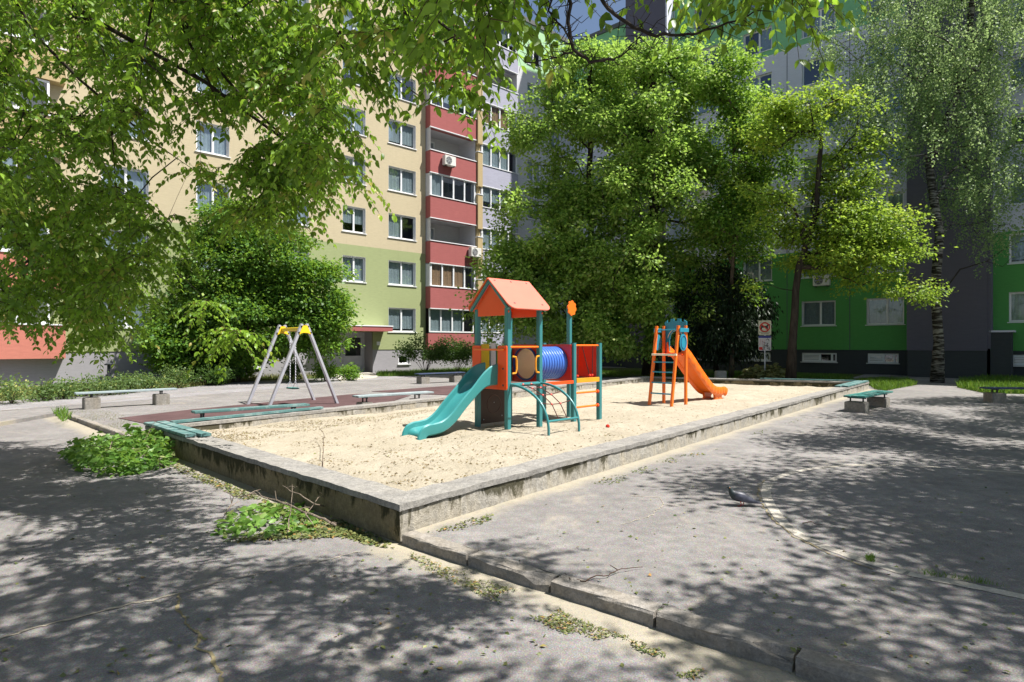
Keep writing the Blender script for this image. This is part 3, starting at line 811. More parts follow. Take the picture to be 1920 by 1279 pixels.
ac_unit('pale air conditioner on the green wall behind the maple', RBP(17.6,-.02,4.92), RBA)
# ================================================================ VEGETATION
LEAF_NEAR = (np.array([(0,0,0),(.33,0,0),(.68,0,-.03),(1,0,-.14),(.28,.23,.06),(.62,.22,.04),(.28,-.23,.06),(.62,-.22,.04)], float),
             [(0,6,1),(1,6,7,2),(2,7,3),(0,1,4),(1,2,5,4),(2,3,5)])
LEAF_MID = (np.array([(0,0,0),(.45,-.31,.07),(1,0,-.10),(.45,.31,.07)], float), [(0,1,2),(0,2,3)])
LEAF_FAR = (np.array([(0,0,0),(.45,-.34,.05),(1,0,-.04),(.45,.34,.0)], float), [(0,1,2,3)])
LEAF_THIN = (np.array([(0,0,0),(.4,-.16,.03),(1,0,-.05),(.4,.16,.0)], float), [(0,1,2,3)])
def unit(a):
    return a / np.maximum(np.linalg.norm(a, axis=1, keepdims=True), 1e-9)
def leaf_mesh(name, pos, axis, size, tint, mat, tpl=LEAF_FAR, parent=None, up=.75, g=rng):
    tv, tf = tpl; N = len(pos); x = unit(axis)
    nrm = unit(np.column_stack([g.normal(0,.55,N), g.normal(0,.55,N), np.full(N, up)]) + g.normal(0,.2,(N,3)))
    z = unit(nrm - x*np.sum(nrm*x,1,keepdims=True)); y = np.cross(z, x)
    v = pos[:,None,:] + size[:,None,None]*(tv[None,:,0:1]*x[:,None,:] + tv[None,:,1:2]*y[:,None,:] + tv[None,:,2:3]*z[:,None,:])
    nv = len(tv); v = v.reshape(-1,3)
    loops = np.concatenate([np.array(f) for f in tf]); tot = np.array([len(f) for f in tf])
    L = (loops[None,:] + (np.arange(N)*nv)[:,None]).reshape(-1); T = np.tile(tot, N); st = np.concatenate([[0], np.cumsum(T)[:-1]])
    me = bpy.data.meshes.new(name); me.vertices.add(len(v)); me.vertices.foreach_set('co', v.astype(np.float32).ravel())
    me.loops.add(len(L)); me.loops.foreach_set('vertex_index', L.astype(np.int32))
    me.polygons.add(len(T)); me.polygons.foreach_set('loop_start', st.astype(np.int32))
    me.update(calc_edges=True)
    at = me.attributes.new('tint', 'FLOAT', 'FACE'); at.data.foreach_set('value', np.repeat(tint, len(tf)).astype(np.float32))
    me.materials.append(mat); o = bpy.data.objects.new(name, me); C.objects.link(o)
    if parent: o.parent = parent
    return o

def skeleton(trunk, targets, step=.5, sag=.0, rt=.012, pw=.46, g=rng, jit=.10, pull=.6):
    """branches grown from the trunk polyline to every target; returns nodes, parents, radii, node index of each target"""
    nodes = []; par = []
    for i, p in enumerate(trunk): nodes.append(np.array(p, float)); par.append(i-1)
    base = np.array(trunk[-1], float)
    T = np.array(targets, float); allt = np.array([np.array(p) for p in trunk])
    d0 = np.min(np.linalg.norm(T[:,None,:]-allt[None], axis=2), 1); order = np.argsort(d0 + g.uniform(0, .3, len(T))); ends = [0]*len(T)
    NA = np.zeros((len(trunk)+len(T)*14, 3)); depth = np.zeros(len(NA)); n = len(trunk)
    for i in range(n): NA[i] = nodes[i]; depth[i] = 0
    minj = max(1, int(n*.25))
    for k in order:
        t = T[k]; dv = NA[minj:n] - t; dist = np.linalg.norm(dv, axis=1)
        pen = dist + .10*depth[minj:n] + .5*np.maximum(0, dv[:,2])      # prefer attaching from below
        j = int(np.argmin(pen)) + minj; a = NA[j].copy(); L = np.linalg.norm(t-a)
        m = min(12, max(1, int(L/step))); pj = j; dirp = np.array([0,0,1.0])
        for i in range(1, m+1):
            u = i/m; p = a + (t-a)*u; p[2] += math.sin(u*math.pi)*L*(.12*pull) - sag*u*u*L
            if i < m: p = p + g.normal(0, jit*min(L/m,.6), 3)
            else: p = t.copy()
            nodes.append(p); par.append(pj); NA[n] = p; depth[n] = depth[pj] + L/m; pj = n; n += 1
        ends[k] = n-1
    cnt = np.zeros(n); 
    for e in ends: cnt[e] += 1
    for i in range(n-1, 0, -1):
        if par[i] >= 0: cnt[par[i]] += cnt[i]
    rad = rt*np.maximum(cnt, 1)**pw
    return NA[:n], par, rad, ends
def tube_mesh(name, nodes, par, rad, mat, parent, n=6, ntrunk=0, rbase=None, minr=0.0):
    N = len(nodes); mb = MB()
    kids = [[] for _ in range(N)]
    for i in range(N):
        if par[i] >= 0: kids[par[i]].append(i)
    rad = rad.copy()
    if rbase is not None:
        for i in range(ntrunk): rad[i] = max(rad[i]*.0 + rbase*(1-.55*i/ntrunk), 0)
        for i in range(ntrunk, N): rad[i] = min(rad[i], rad[par[i]]*.85)
    if rbase is not None: rad[0] *= 1.35
    used = set()
    # chains: follow the thickest child
    starts = [(None, 0)]
    while starts:
        frm, s_ = starts.pop(); ch = [] if frm is None else [frm]; c = s_
        while True:
            ch.append(c); ks = kids[c]
            if not ks: break
            nxt = (c+1) if (c+1 < ntrunk) else max(ks, key=lambda q: rad[q])
            if nxt not in ks: nxt = max(ks, key=lambda q: rad[q])
            for q in ks:
                if q != nxt: starts.append((c, q))
            c = nxt
        if len(ch) < 2: continue
        rr = [float(rad[q]) for q in ch]
        if frm is not None: rr[0] = min(rr[1]*1.25, rad[frm])
        rr[-1] *= .5
        big = max(rr)
        if big < minr: continue
        mb.tube([nodes[q] for q in ch], rr, n if big > .03 else 4 if big > .012 else 3, cap=True)
    o = mb.build(name, mat, parent)
    for p in o.data.polygons: p.use_smooth = True
    return o

def crown_targets(blobs, n, g=rng, shell=.55, gap=0):
    """blobs: (cx,cy,cz,rx,ry,rz) world; targets spread through them, denser outside"""
    vol = np.array([b[3]*b[4]*b[5] for b in blobs])**.75; pr = vol/vol.sum(); ids = g.choice(len(blobs), n, p=pr); B = np.array(blobs)[ids]
    d = unit(g.normal(0,1,(n,3))); r = g.uniform(shell, 1, n)**.6
    p = B[:,:3] + d*r[:,None]*B[:,3:]
    if gap > 0:
        nz = vnoise(p*np.array([.7,.7,.6]) + 31.7, 5); p = p[nz > gap]
    return p
def clump_leaves(T, per, rc, flat=.6, droop=.35, g=rng, centre=None):
    n = len(T); N = n*per; off = g.normal(0, 1, (N,3))*np.array([rc, rc, rc*flat]); c = np.repeat(T, per, 0)
    pos = c + off; rad = unit(off)
    ax = rad*.8 + np.column_stack([g.normal(0,.5,N), g.normal(0,.5,N), g.normal(-droop,.35,N)])
    return pos, ax
def tree(name, label, cat, base, top, rbase, blobs, nt, per, rc, lsize, lmat, bark, tpl=LEAF_FAR, group=None, seed=1, flat=.6, droop=.35, shell=.55, tw=.8, tint=(.58,.22), lean=None, trunk=None, gap=.40):
    g = np.random.default_rng(seed); o = thing(name, label, cat, base, 0, group)
    b = np.array(base); tp = np.array(top)
    if trunk is None:
        m = 9; trunk = [b + (tp-b)*(i/m) + (g.normal(0,.09,3)*np.array([1,1,0]) if 0 < i else 0) for i in range(m+1)]
    T = crown_targets(blobs, int(nt*1.5), g, shell, gap); nt = len(T)
    nodes, par, rad, ends = skeleton(trunk, T, g=g, rt=.016)
    nodes = nodes - b
    tube_mesh('trunk', nodes, par, rad, bark, o, n=9, ntrunk=len(trunk), rbase=rbase)
    T = T - b
    pos, ax = clump_leaves(T, per, rc, flat, droop, g)
    N = len(pos)
    ct = np.repeat(g.normal(0,.17,nt), per)
    tn = np.clip(g.normal(tint[0], tint[1], N) + ct, 0, 1)
    sz = lsize*g.uniform(.6, 1.25, N)
    leaf_mesh('crown', pos, ax, sz, tn, lmat, tpl, o, up=tw, g=g)
    return o

M['leaf_overhang'] = m_leaf('overhang_leaf', (.024,.07,.010), (.24,.40,.04), (.58,.92,.07), (.34,.28,.07), tw=.38, gloss=.42)
M['leaf_linden'] = m_leaf('linden_leaf', (.03,.09,.014), (.17,.32,.04), (.48,.76,.06), (.26,.36,.05), tw=.35)
M['leaf_ash'] = m_leaf('ash_leaf', (.045,.115,.02), (.30,.46,.08), (.62,.92,.15), (.44,.52,.16), tw=.42)
M['leaf_maple'] = m_leaf('maple_leaf', (.05,.12,.015), (.29,.42,.045), (.62,.86,.10), (.40,.44,.05), tw=.42)
M['leaf_birch'] = m_leaf('birch_leaf', (.08,.15,.05), (.32,.46,.17), (.58,.76,.28), (.48,.55,.28), tw=.42)
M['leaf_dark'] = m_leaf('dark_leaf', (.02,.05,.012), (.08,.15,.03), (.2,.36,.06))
M['leaf_hedge'] = m_leaf('hedge_leaf', (.05,.10,.03), (.17,.26,.09), (.36,.50,.10), (.45,.46,.14))
M['leaf_spruce'] = m_leaf('spruce_needle', (.010,.022,.008), (.022,.045,.015), (.03,.06,.01), tw=.1)
M['leaf_cut'] = m_leaf('cut_leaf', (.05,.14,.02), (.22,.38,.08), (.35,.55,.06), (.32,.36,.14), gloss=.4)
M['litter'] = m_leaf('leaf_litter', (.06,.10,.03), (.24,.24,.08), (.3,.3,.1), (.34,.20,.07), tw=.15)
M['litter_sand'] = m_leaf('dry_leaf_bits', (.12,.08,.035), (.26,.20,.08), (.3,.25,.1), (.20,.22,.06), tw=.15)
M['grassblade'] = m_leaf('grass_blade', (.045,.11,.015), (.14,.26,.03), (.30,.48,.04), (.34,.34,.10), tw=.3)
M['hay'] = m_leaf('mown_grass', (.10,.10,.03), (.26,.26,.09), (.3,.3,.1), (.36,.34,.14), tw=.2)

def blob(px, py, Y, rpx, rpy, ry=None):
    c = D(px, py, Y); rx = rpx/F*Y; rz = rpy/F*Y
    return (c.x, c.y, c.z, rx, ry if ry else rx*.8, rz)
def gb(px, py): v = G(px, py, TZ); return (v.x, v.y, TZ-.03)

# -- round linden left of the door
Y_ = G(440,716,TZ).y
tree('linden_tree', 'dense round dark green tree in front of the lime wall, left of the entrance door', 'tree', gb(440,717), D(450,470,Y_), .16,
     [blob(430,520,Y_,95,90),blob(520,500,Y_,90,80),blob(580,570,Y_,78,75),blob(480,600,Y_,115,80),blob(380,600,Y_,90,75),blob(350,650,Y_-1,70,50),blob(450,430,Y_,70,60),
      blob(600,620,Y_,50,45),blob(420,670,Y_,60,40),blob(610,535,Y_,45,50)],
     640, 150, .27, .15, M['leaf_linden'], M['bark_dark'], seed=21, shell=.6, tint=(.36,.25), flat=.5, gap=.22)
# -- tall trees behind the sandbox
Ya = 30.5
tree('ash_tree', 'tall leafy tree with bushy crown just right of the red balconies', 'tree', gb(1117,699), D(1105,150,Ya), .22,
     [blob(1105,170,Ya,80,100),blob(1020,260,Ya,70,110),blob(1130,300,Ya,120,110),blob(1010,420,Ya,95,110),blob(1110,450,Ya,120,110),blob(960,520,Ya,70,80),blob(1040,560,Ya,115,90),blob(930,570,Ya,55,60),blob(1150,560,Ya,80,80),blob(1140,120,Ya,55,55)],
     540, 125, .31, .19, M['leaf_ash'], M['bark_dark'], seed=31, shell=.45, tint=(.62,.24), gap=.37, tpl=LEAF_FAR)
Yb = 29.0
tree('ash_tree', 'tallest broad-crowned tree directly behind the orange slide with a thick dark trunk', 'tree', gb(1219,704), D(1225,120,Yb), .34,
     [blob(1190,150,Yb,75,70),blob(1270,150,Yb,90,60),blob(1340,130,Yb,60,50),blob(1200,250,Yb,110,90),blob(1320,240,Yb,100,90),blob(1220,370,Yb,130,100),blob(1340,370,Yb,90,90),blob(1210,490,Yb,125,90),blob(1150,600,Yb,90,55),blob(1260,560,Yb,90,80),blob(1190,640,Yb,60,35),blob(1000,600,Yb+1,70,45),blob(1090,630,Yb+1,80,35),blob(1300,480,Yb,80,70)],
     700, 125, .31, .18, M['leaf_ash'], M['bark_dark'], seed=32, shell=.45, tint=(.68,.24), gap=.37)
Yc = 28.0
tree('maple_tree', 'slender maple with a thin pale-ringed trunk between the orange slide and the sign', 'tree', gb(1371,708), D(1372,230,Yc), .11,
     [blob(1400,170,Yc,70,60),blob(1370,300,Yc,75,80),blob(1430,280,Yc,60,80),blob(1380,430,Yc,75,75),blob(1360,540,Yc,65,50)],
     200, 110, .30, .16, M['leaf_linden'], M['bark'], seed=33, tint=(.55,.2))
Yd = 24.4
_m0 = D(1482,700,Yd); _mb = (_m0.x, Yd, TZ-.03)
tr4 = [_mb, D(1486,640,Yd), D(1490,590,Yd), D(1492,545,Yd), D(1498,500,Yd), D(1515,450,Yd), D(1530,400,Yd), D(1535,320,Yd), D(1540,260,Yd)]
tree('maple_tree', 'yellow-green maple with forked trunk and layered branches right of the sign', 'tree', _mb, D(1500,300,Yd), .17,
     [blob(1540,210,Yd,90,45),blob(1590,270,Yd,75,40),blob(1470,250,Yd,70,60),blob(1560,340,Yd,75,40),blob(1450,350,Yd,60,50),blob(1510,410,Yd,100,32),blob(1620,430,Yd,95,35),blob(1680,470,Yd,60,32),blob(1570,490,Yd,95,26),blob(1650,530,Yd,75,26),blob(1425,540,Yd,28,20),blob(1735,555,Yd-.5,40,24),blob(1500,300,Yd,70,55),blob(1600,370,Yd,60,40),blob(1560,440,Yd,110,30),blob(1480,200,Yd,50,30)],
     380, 95, .31, .135, M['leaf_maple'], M['bark_dark'], seed=34, trunk=[np.array(p) for p in tr4], flat=.45, tint=(.6,.22), shell=.2, gap=.35)
Ys = G(1340,700,TZ).y
tree('spruce_tree', 'dark drooping conifer in deep shade behind the slender maple', 'tree', gb(1345,702), D(1345,470,29.6), .13,
     [blob(1345,560,29.6,60,60),blob(1345,620,29.6,75,50),blob(1400,600,29.6,50,60),blob(1310,600,29.6,40,60)],
     260, 90, .22, .22, M['leaf_spruce'], M['bark_dark'], seed=35, tpl=LEAF_THIN, droop=1.6, flat=1.1, gap=0)

# -- birch with hanging strands
def birch():
    Yq = 25.2; base = (D(1757,700,25.2).x, 25.2, TZ-.03); b = np.array(base); g = np.random.default_rng(41)
    o = thing('birch_tree', 'tall weeping birch with pale bark in front of the dark stair tower at right', 'tree', base)
    tr = [b]+[np.array(D(x,y,Yq)) for x,y in ((1760,640),(1753,540),(1762,440),(1750,370),(1742,310),(1770,240),(1800,160),(1815,80),(1825,-20),(1835,-120))]
    bl = [blob(*a, ry=1.6) for a in ((1620,60,Yq,90,80),(1600,190,Yq,70,60),(1700,120,Yq,90,90),(1800,60,Yq,110,110),(1890,120,Yq,80,90),(1680,240,Yq,80,70),(1820,230,Yq,90,80),(1900,300,Yq,70,60),(1830,350,Yq,70,60),(1760,-90,Yq,160,100),(1930,-30,Yq,90,110),(1790,170,Yq,80,80),(1860,420,Yq,40,30))]
    T = crown_targets(bl, 560, g, .3)
    lim = [np.array(D(x,y,Yq)) for x,y in ((1735,290),(1700,240),(1690,300),(1670,210),(1640,140),(1590,90),(1790,330),(1850,300))]
    T = np.concatenate([np.array(lim), T])
    nodes, par, rad, ends = skeleton(tr, T, g=g, rt=.010, jit=.16)
    tube_mesh('trunk', nodes-b, par, rad, M['birch_bark'], o, n=9, ntrunk=len(tr), rbase=.20)
    P = []; A = []
    for t in T[8:]:
        for q in range(5):
            L = g.uniform(.3, 1.4); off = g.normal(0,.28,3); n = int(L/.035); u = np.linspace(0,1,n)
            dr = g.normal(0,.12,2)
            p = t + off + np.column_stack([dr[0]*u + g.normal(0,.09,n), dr[1]*u+g.normal(0,.09,n), -u*L + .1])
            P.append(p); A.append(np.column_stack([g.normal(0,.6,n), g.normal(0,.6,n), np.full(n,-.45)]))
    P = np.concatenate(P)-b; A = np.concatenate(A); N = len(P)
    leaf_mesh('crown', P, A, .10*g.uniform(.6,1.3,N), np.clip(g.normal(.55,.25,N),0,1), M['leaf_birch'], LEAF_FAR, o, up=.2, g=g)
    br = [np.array(q) - b for q in ((D(1762,640,Yq)),(D(1800,530,Yq)),(D(1840,500,Yq)),(D(1880,480,Yq)),(D(1905,455,Yq)))]
    mb = MB(); mb.tube([np.array(D(1760,560,Yq))-b, np.array(D(1800,505,Yq))-b, np.array(D(1850,490,Yq))-b, np.array(D(1890,462,Yq))-b, np.array(D(1925,450,Yq))-b], [.03,.028,.022,.015,.008], 5)
    mb.tube([np.array(D(1850,490,Yq))-b, np.array(D(1880,500,Yq))-b, np.array(D(1900,480,Yq))-b], [.016,.012,.006], 4)
    mb.build('bare_branch', M['bark_dark'], o)
birch()

# -- near overhanging trees ---------------------------------------------------
def near_sprays(T, seed, tw_n=4, tw_len=.42, nl=9, lsize=.085, ldroop=.8):
    """drooping twigs with paired leaves at every target"""
    g = np.random.default_rng(seed); P = []; A = []; tubes = MB(); I = []
    for i, t in enumerate(T):
        for q in range(tw_n):
            a = g.uniform(0, 2*math.pi); L = tw_len*g.uniform(.5,1.3); hd = np.array([math.cos(a), math.sin(a), g.uniform(-.3,.35)])
            n = max(3, int(nl*L/tw_len)); u = np.linspace(0,1,n+1)
            c = t + hd*L*u[:,None] + np.column_stack([0*u, 0*u, -ldroop*L*u*u]) + g.normal(0,.008,(n+1,3))
            if n >= 3: tubes.tube([c[0], c[n//2], c[-1]], [.0035,.0028,.0015], 3, cap=False)
            tan = unit(np.gradient(c, axis=0)); side = np.cross(tan, np.array([0,0,1.0])); side = unit(side)
            for s_ in (1,-1):
                P.append(c[1:]); A.append(side[1:]*s_*.9 + tan[1:]*.6 + np.column_stack([g.normal(0,.25,n), g.normal(0,.25,n), g.normal(-.55,.3,n)])); I += [i]*n
    return np.concatenate(P), np.concatenate(A), np.array(I), tubes
def near_tree(name, label, base, trunk, boughs, T, mat, seed, rbase, lsize, tw=(4,.42,9), extra=None):
    g = np.random.default_rng(seed); o = thing(name, label, 'tree', base); b = np.array(base)
    tr = [np.array(p, float) for p in trunk]
    # boughs are appended as guiding targets so that limbs follow them
    guide = [np.array(p, float) for bo in boughs for p in bo]
    TT = np.concatenate([np.array(guide).reshape(-1,3), T]) if guide else T
    nodes = list(tr); par = [i-1 for i in range(len(tr))]
    for bo in boughs:                                # explicit limbs
        pts = [np.array(p, float) for p in bo]; d = [np.linalg.norm(q-pts[0]) for q in tr]; j = int(np.argmin(d)); pj = j
        q0 = nodes[j]
        for k in range(1,5): nodes.append(q0 + (pts[0]-q0)*k/5 + np.array([0,0,.25*math.sin(k/5*math.pi)]) + g.normal(0,.03,3)); par.append(pj); pj = len(nodes)-1
        last = pts[0]; nodes.append(last); par.append(pj); pj = len(nodes)-1
        for p in pts[1:]:
            m = max(1, int(np.linalg.norm(p-last)/.35))
            for k in range(1, m+1): nodes.append(last + (p-last)*k/m + (g.normal(0,.02,3) if k < m else 0)); par.append(pj); pj = len(nodes)-1
            last = p
    n0 = len(nodes); NA = np.zeros((n0+len(T)*8, 3)); NA[:n0] = nodes; n = n0; ends = []
    dmin = np.min(np.linalg.norm(T[:,None]-NA[None,:n0], axis=2), 1)
    for k in np.argsort(dmin):
        t = T[k]; d = np.linalg.norm(NA[2:n]-t, axis=1); j = int(np.argmin(d))+2; L = d[j-2]; a = NA[j].copy(); m = min(7, max(1,int(L/.3))); pj = j
        for i in range(1, m+1):
            p = a+(t-a)*i/m + (g.normal(0,.03,3) if i < m else 0) + np.array([0,0,.06*L*math.sin(i/m*math.pi)]); NA[n] = p; par.append(pj); pj = n; n += 1
        ends.append(n-1)
    nodes = NA[:n]; cnt = np.zeros(n)
    for e in ends: cnt[e] += 1
    for i in range(n-1,0,-1):
        if par[i] >= 0: cnt[par[i]] += max(cnt[i], .2)
    rad = .0042*np.maximum(cnt,1)**.52
    tube_mesh('trunk', nodes-b, par, rad, M['bark_dark'], o, n=8, ntrunk=len(tr), rbase=rbase)
    P, A, I, tb = near_sprays(T, seed+1, *tw, lsize=lsize)
    tb2 = MB(); tb2.v = [(x-b[0], y-b[1], z-b[2]) for x,y,z in tb.v]; tb2.f = tb.f; tb2.build('twigs', M['bark_red'], o)
    N = len(P); ct = g.normal(0,.2,len(T))[I]
    leaf_mesh('crown', P-b, A, lsize*g.uniform(.6,1.2,N), np.clip(g.normal(.5,.2,N)+ct,0,1), mat, LEAF_NEAR, o, up=.7, g=g)
    return o

LIT = [[(105,775),(290,790),(420,830),(750,950),(1400,770),(1700,738),(1500,705),(1190,705),(600,760),(300,760),(110,770)],
       [(110,800),(300,800),(380,860),(740,1000),(700,1015),(430,1015),(300,900),(110,905)],
       [(800,1020),(1280,870),(1400,780),(1440,800),(1470,840),(1400,885),(1270,915),(1280,1000),(1250,1100),(1280,1180),(1080,1130),(1040,1050)]]
_ct = 1/math.tan(SUN_EL)
def shades_lit(p):
    g = (p[0]-SUNH.x*p[2]*_ct, p[1]-SUNH.y*p[2]*_ct)
    if g[1] < .5: return False
    x = 960+F*g[0]/g[1]; y = HZ+F*EYE/g[1]
    return any(inpoly([x],[y],q)[0] for q in LIT)
def image_targets(poly, n, y0, y1, seed, nsc=70, thr=.35, top=None):
    g = np.random.default_rng(seed); out = []
    while len(out) < n:
        q = sample_poly(poly, n, g); nz = vnoise(np.column_stack([q[:,0]/nsc, q[:,1]/nsc]), seed)
        q = q[nz > thr]
        for x, y in q:
            for _ in range(6):
                t = np.array(D(x, y, g.uniform(y0, y1)))
                if not shades_lit(t): out.append(t); break
            else:
                if g.random() < .25: out.append(t)
    return np.array(out[:n])
def lift_targets(poly, n, h0, h1, seed, thr=.42, nsc=.9, allow=None):
    """crown clumps standing on the sun's path above shaded ground"""
    g = np.random.default_rng(seed); out = []; ct = 1/math.tan(SUN_EL)
    tries = 0; wp = [tuple(G(a,b,.04)[:2]) for a,b in poly]
    while len(out) < n and tries < 60:
        tries += 1
        q = sample_poly(wp, n, g)
        for wx, wy in q:
            p = Vector((wx, wy, .04)); x, y = proj(p)
            if vnoise(np.array([[p.x/nsc, p.y/nsc]]), seed)[0] < thr: continue
            if any(inpoly([x],[y],q_)[0] for q_ in LIT) and g.random() < .9: continue
            h = g.uniform(h0, h1); t = p + SUNH*(h*ct) + Vector((0,0,h))
            if t.y > .3:
                X, Yp = proj(t); m = 760/t.y
                if -m < X < 1920+m and Yp > -m*1.2 and not (allow and inpoly([X],[Yp],allow)[0]): continue
            out.append(np.array(t))
            if len(out) >= n: break
    return np.array(out)
LEFT_ALLOW = [(-200,-200),(600,-200),(600,60),(480,240),(300,300),(250,420),(200,520),(-200,560)]
TOP_ALLOW = [(-200,-900),(700,-900),(620,-160),(480,-60),(380,60),(-200,240)]

# left tree: whole upper left of the picture
T1_ = np.concatenate([
 image_targets([(-40,-40),(520,-40),(570,90),(600,180),(530,220),(470,200),(400,220),(300,190),(200,260),(90,310),(-40,330)], 270, 5.5, 9.0, 51, 80, .30),
 image_targets([(-40,300),(110,310),(250,350),(330,400),(310,470),(250,520),(210,600),(140,620),(110,560),(40,560),(20,600),(-40,600)], 200, 6.5, 10.0, 52, 70, .30),
 image_targets([(330,330),(420,290),(570,240),(600,300),(580,370),(530,370),(480,410),(400,400),(340,380)], 60, 6.0, 9.5, 53, 60, .42),
 image_targets([(130,500),(240,500),(300,560),(400,590),(380,630),(300,600),(230,600),(190,640),(150,630)], 34, 7.5, 9.5, 54, 50, .2),
 image_targets([(380,560),(450,590),(455,640),(380,630)], 8, 7.5, 9, 55, 50, .1),
 image_targets([(540,-30),(600,40),(620,130),(660,300),(690,350),(640,360),(590,290),(540,180)], 34, 5.0, 7.5, 56, 50, .35),
])
B1_ = [[D(-60,-160,6.0),D(20,-20,6.2),D(60,60,6.4),D(150,150,6.8),D(280,262,7.3),D(380,330,7.8)],
       [D(240,-160,5.6),D(310,-10,6),D(400,120,6.4),D(470,200,6.7),D(555,278,7.0),D(640,330,7.3)],
       [D(310,-60,5.8),D(345,60,6.2),D(390,150,6.6),D(425,230,7)],
       [D(-160,330,8),D(0,430,8.6),D(130,500,9),D(260,505,9.3),D(330,480,9.4)],
       [D(-120,160,7),D(0,205,7.6),D(90,212,8)],
       [D(555,278,7.0),D(556,340,7.02),D(556,400,7.03)]]
near_tree('maple_tree', 'large leafy tree overhanging the upper left corner, its trunk out of view', (-8.6,4.2,-.03),
    [(-8.6,4.2,-.03),(-8.5,4.2,1.2),(-8.3,4.3,2.6),(-7.9,4.5,3.8),(-7.4,4.8,5.0),(-6.9,5.0,6.2),(-6.5,5.1,7.4)], B1_, T1_, M['leaf_overhang'], 61, .30, .080, tw=(4,.44,12))

# tree behind the camera: boughs hanging in at the top, crown overhead
T2_ = np.concatenate([
 image_targets([(560,-60),(900,-60),(975,10),(950,60),(900,95),(850,130),(790,110),(730,80),(690,40),(620,0)], 40, 4.0, 6.0, 71, 60, .42),
 image_targets([(840,150),(880,160),(870,200),(830,190)], 3, 4.4, 5.0, 72, 60, .0),
 image_targets([(600,40),(650,60),(700,130),(690,160),(630,130)], 6, 4.2, 5.4, 76, 60, .0),
 image_targets([(850,-70),(990,-70),(1000,-20),(960,40),(900,60),(870,0)], 11, 3.0, 3.8, 73, 60, .2),
 image_targets([(1310,-110),(1530,-110),(1510,-70),(1470,-20),(1400,-30),(1330,-40),(1300,-60)], 17, 3.0, 4.0, 74, 60, .15),
 image_targets([(1010,-160),(1280,-160),(1280,-130),(1010,-130)], 4, 3.2, 4, 75, 60, .1),
])
S1 = [(-600,900),(0,815),(130,850),(300,905),(420,960),(480,1020),(690,1065),(830,1090),(900,1120),(1080,1190),(1330,1290),(1200,1700),(-600,1900)]
L2_ = lift_targets(S1, 560, 4.8, 8.0, 81, .44, .7, TOP_ALLOW)
S1b = [(880,1020),(960,1045),(1050,1090),(1000,1095),(900,1045)]
L2_ = np.concatenate([L2_, lift_targets(S1b, 8, 6, 8, 82, 0, 1)])
B2_ = [[D(300,-520,3.4),D(520,-200,4.2),D(640,-40,4.6),D(700,60,4.8),D(745,150,4.9),D(800,190,4.9)],
       [D(1000,-500,2.6),D(920,-120,3.2),D(900,0,3.3),D(895,60,3.35),D(930,130,3.4)],
       [D(1080,-300,3.0),D(1070,-60,3.3),D(1060,60,3.4),D(1075,92,3.45)],
       [D(1500,-300,3.0),D(1450,-60,3.4),D(1400,10,3.6),D(1340,40,3.7)]]
near_tree('boxelder_tree', 'tree behind the viewer whose leafy twigs hang in along the top edge', (2.6,-2.6,-.03),
    [(2.6,-2.6,-.03),(2.6,-2.5,1.2),(2.55,-2.3,2.4),(2.4,-2.0,3.6),(2.2,-1.5,4.6),(2.0,-1.0,5.4),(1.8,-.3,6.2),(1.4,.6,7.0)], B2_, np.concatenate([T2_, L2_]), M['leaf_overhang'], 62, .26, .084, tw=(4,.38,10))

# bare branch in front of the sky
bb = thing('bare_branch', 'leafless dark branch arching across the sky gap at the top', 'branch', D(1075,92,3.45))
b0 = Vector(bb.location); g_ = random.Random(5); mbb = MB()
def wig(pts, r0, r1, n=6):
    q = []
    for a, b in zip(pts[:-1], pts[1:]):
        a = D(*a); b = D(*b)
        for k in range(4): q.append(a.lerp(b, k/4) - b0 + Vector([g_.gauss(0,.004) for _ in range(3)]))
    q.append(D(*pts[-1]) - b0); m = len(q); mbb.tube(q, [r0+(r1-r0)*i/(m-1) for i in range(m)], n)
    return q
qs = [wig([(1072,-20,3.4),(1066,40,3.43),(1075,95,3.45),(1105,115,3.46),(1150,112,3.47)], .012, .008),
      wig([(1110,-40,3.5),(1140,20,3.5),(1185,52,3.48),(1230,66,3.46),(1290,66,3.45),(1330,55,3.45),(1380,38,3.44),(1420,20,3.43)], .012, .004),
      wig([(1075,95,3.45),(1040,108,3.45),(985,118,3.45)], .006, .002), wig([(1150,112,3.47),(1180,92,3.47),(1200,70,3.46)], .005, .002),
      wig([(1040,-20,3.4),(1030,20,3.4),(1062,62,3.4),(1072,80,3.42)], .006, .004)]
for q in qs:
    for i in range(1, len(q)):
        for _ in range(2):
            if g_.random() < .75:
                a = g_.uniform(0, 6.28); L = g_.uniform(.05,.17); d = Vector((math.cos(a), g_.uniform(-.4,.4), math.sin(a))); p = q[i]
                m1 = p + d*L*.5 + Vector([g_.gauss(0,.012) for _ in range(3)]); e = p + d*L + Vector([g_.gauss(0,.02) for _ in range(3)])
                mbb.tube([p, m1, e], [.0032,.0022,.0012], 4)
mbb.build('wood', M['bark_dark'], bb, smooth=True)

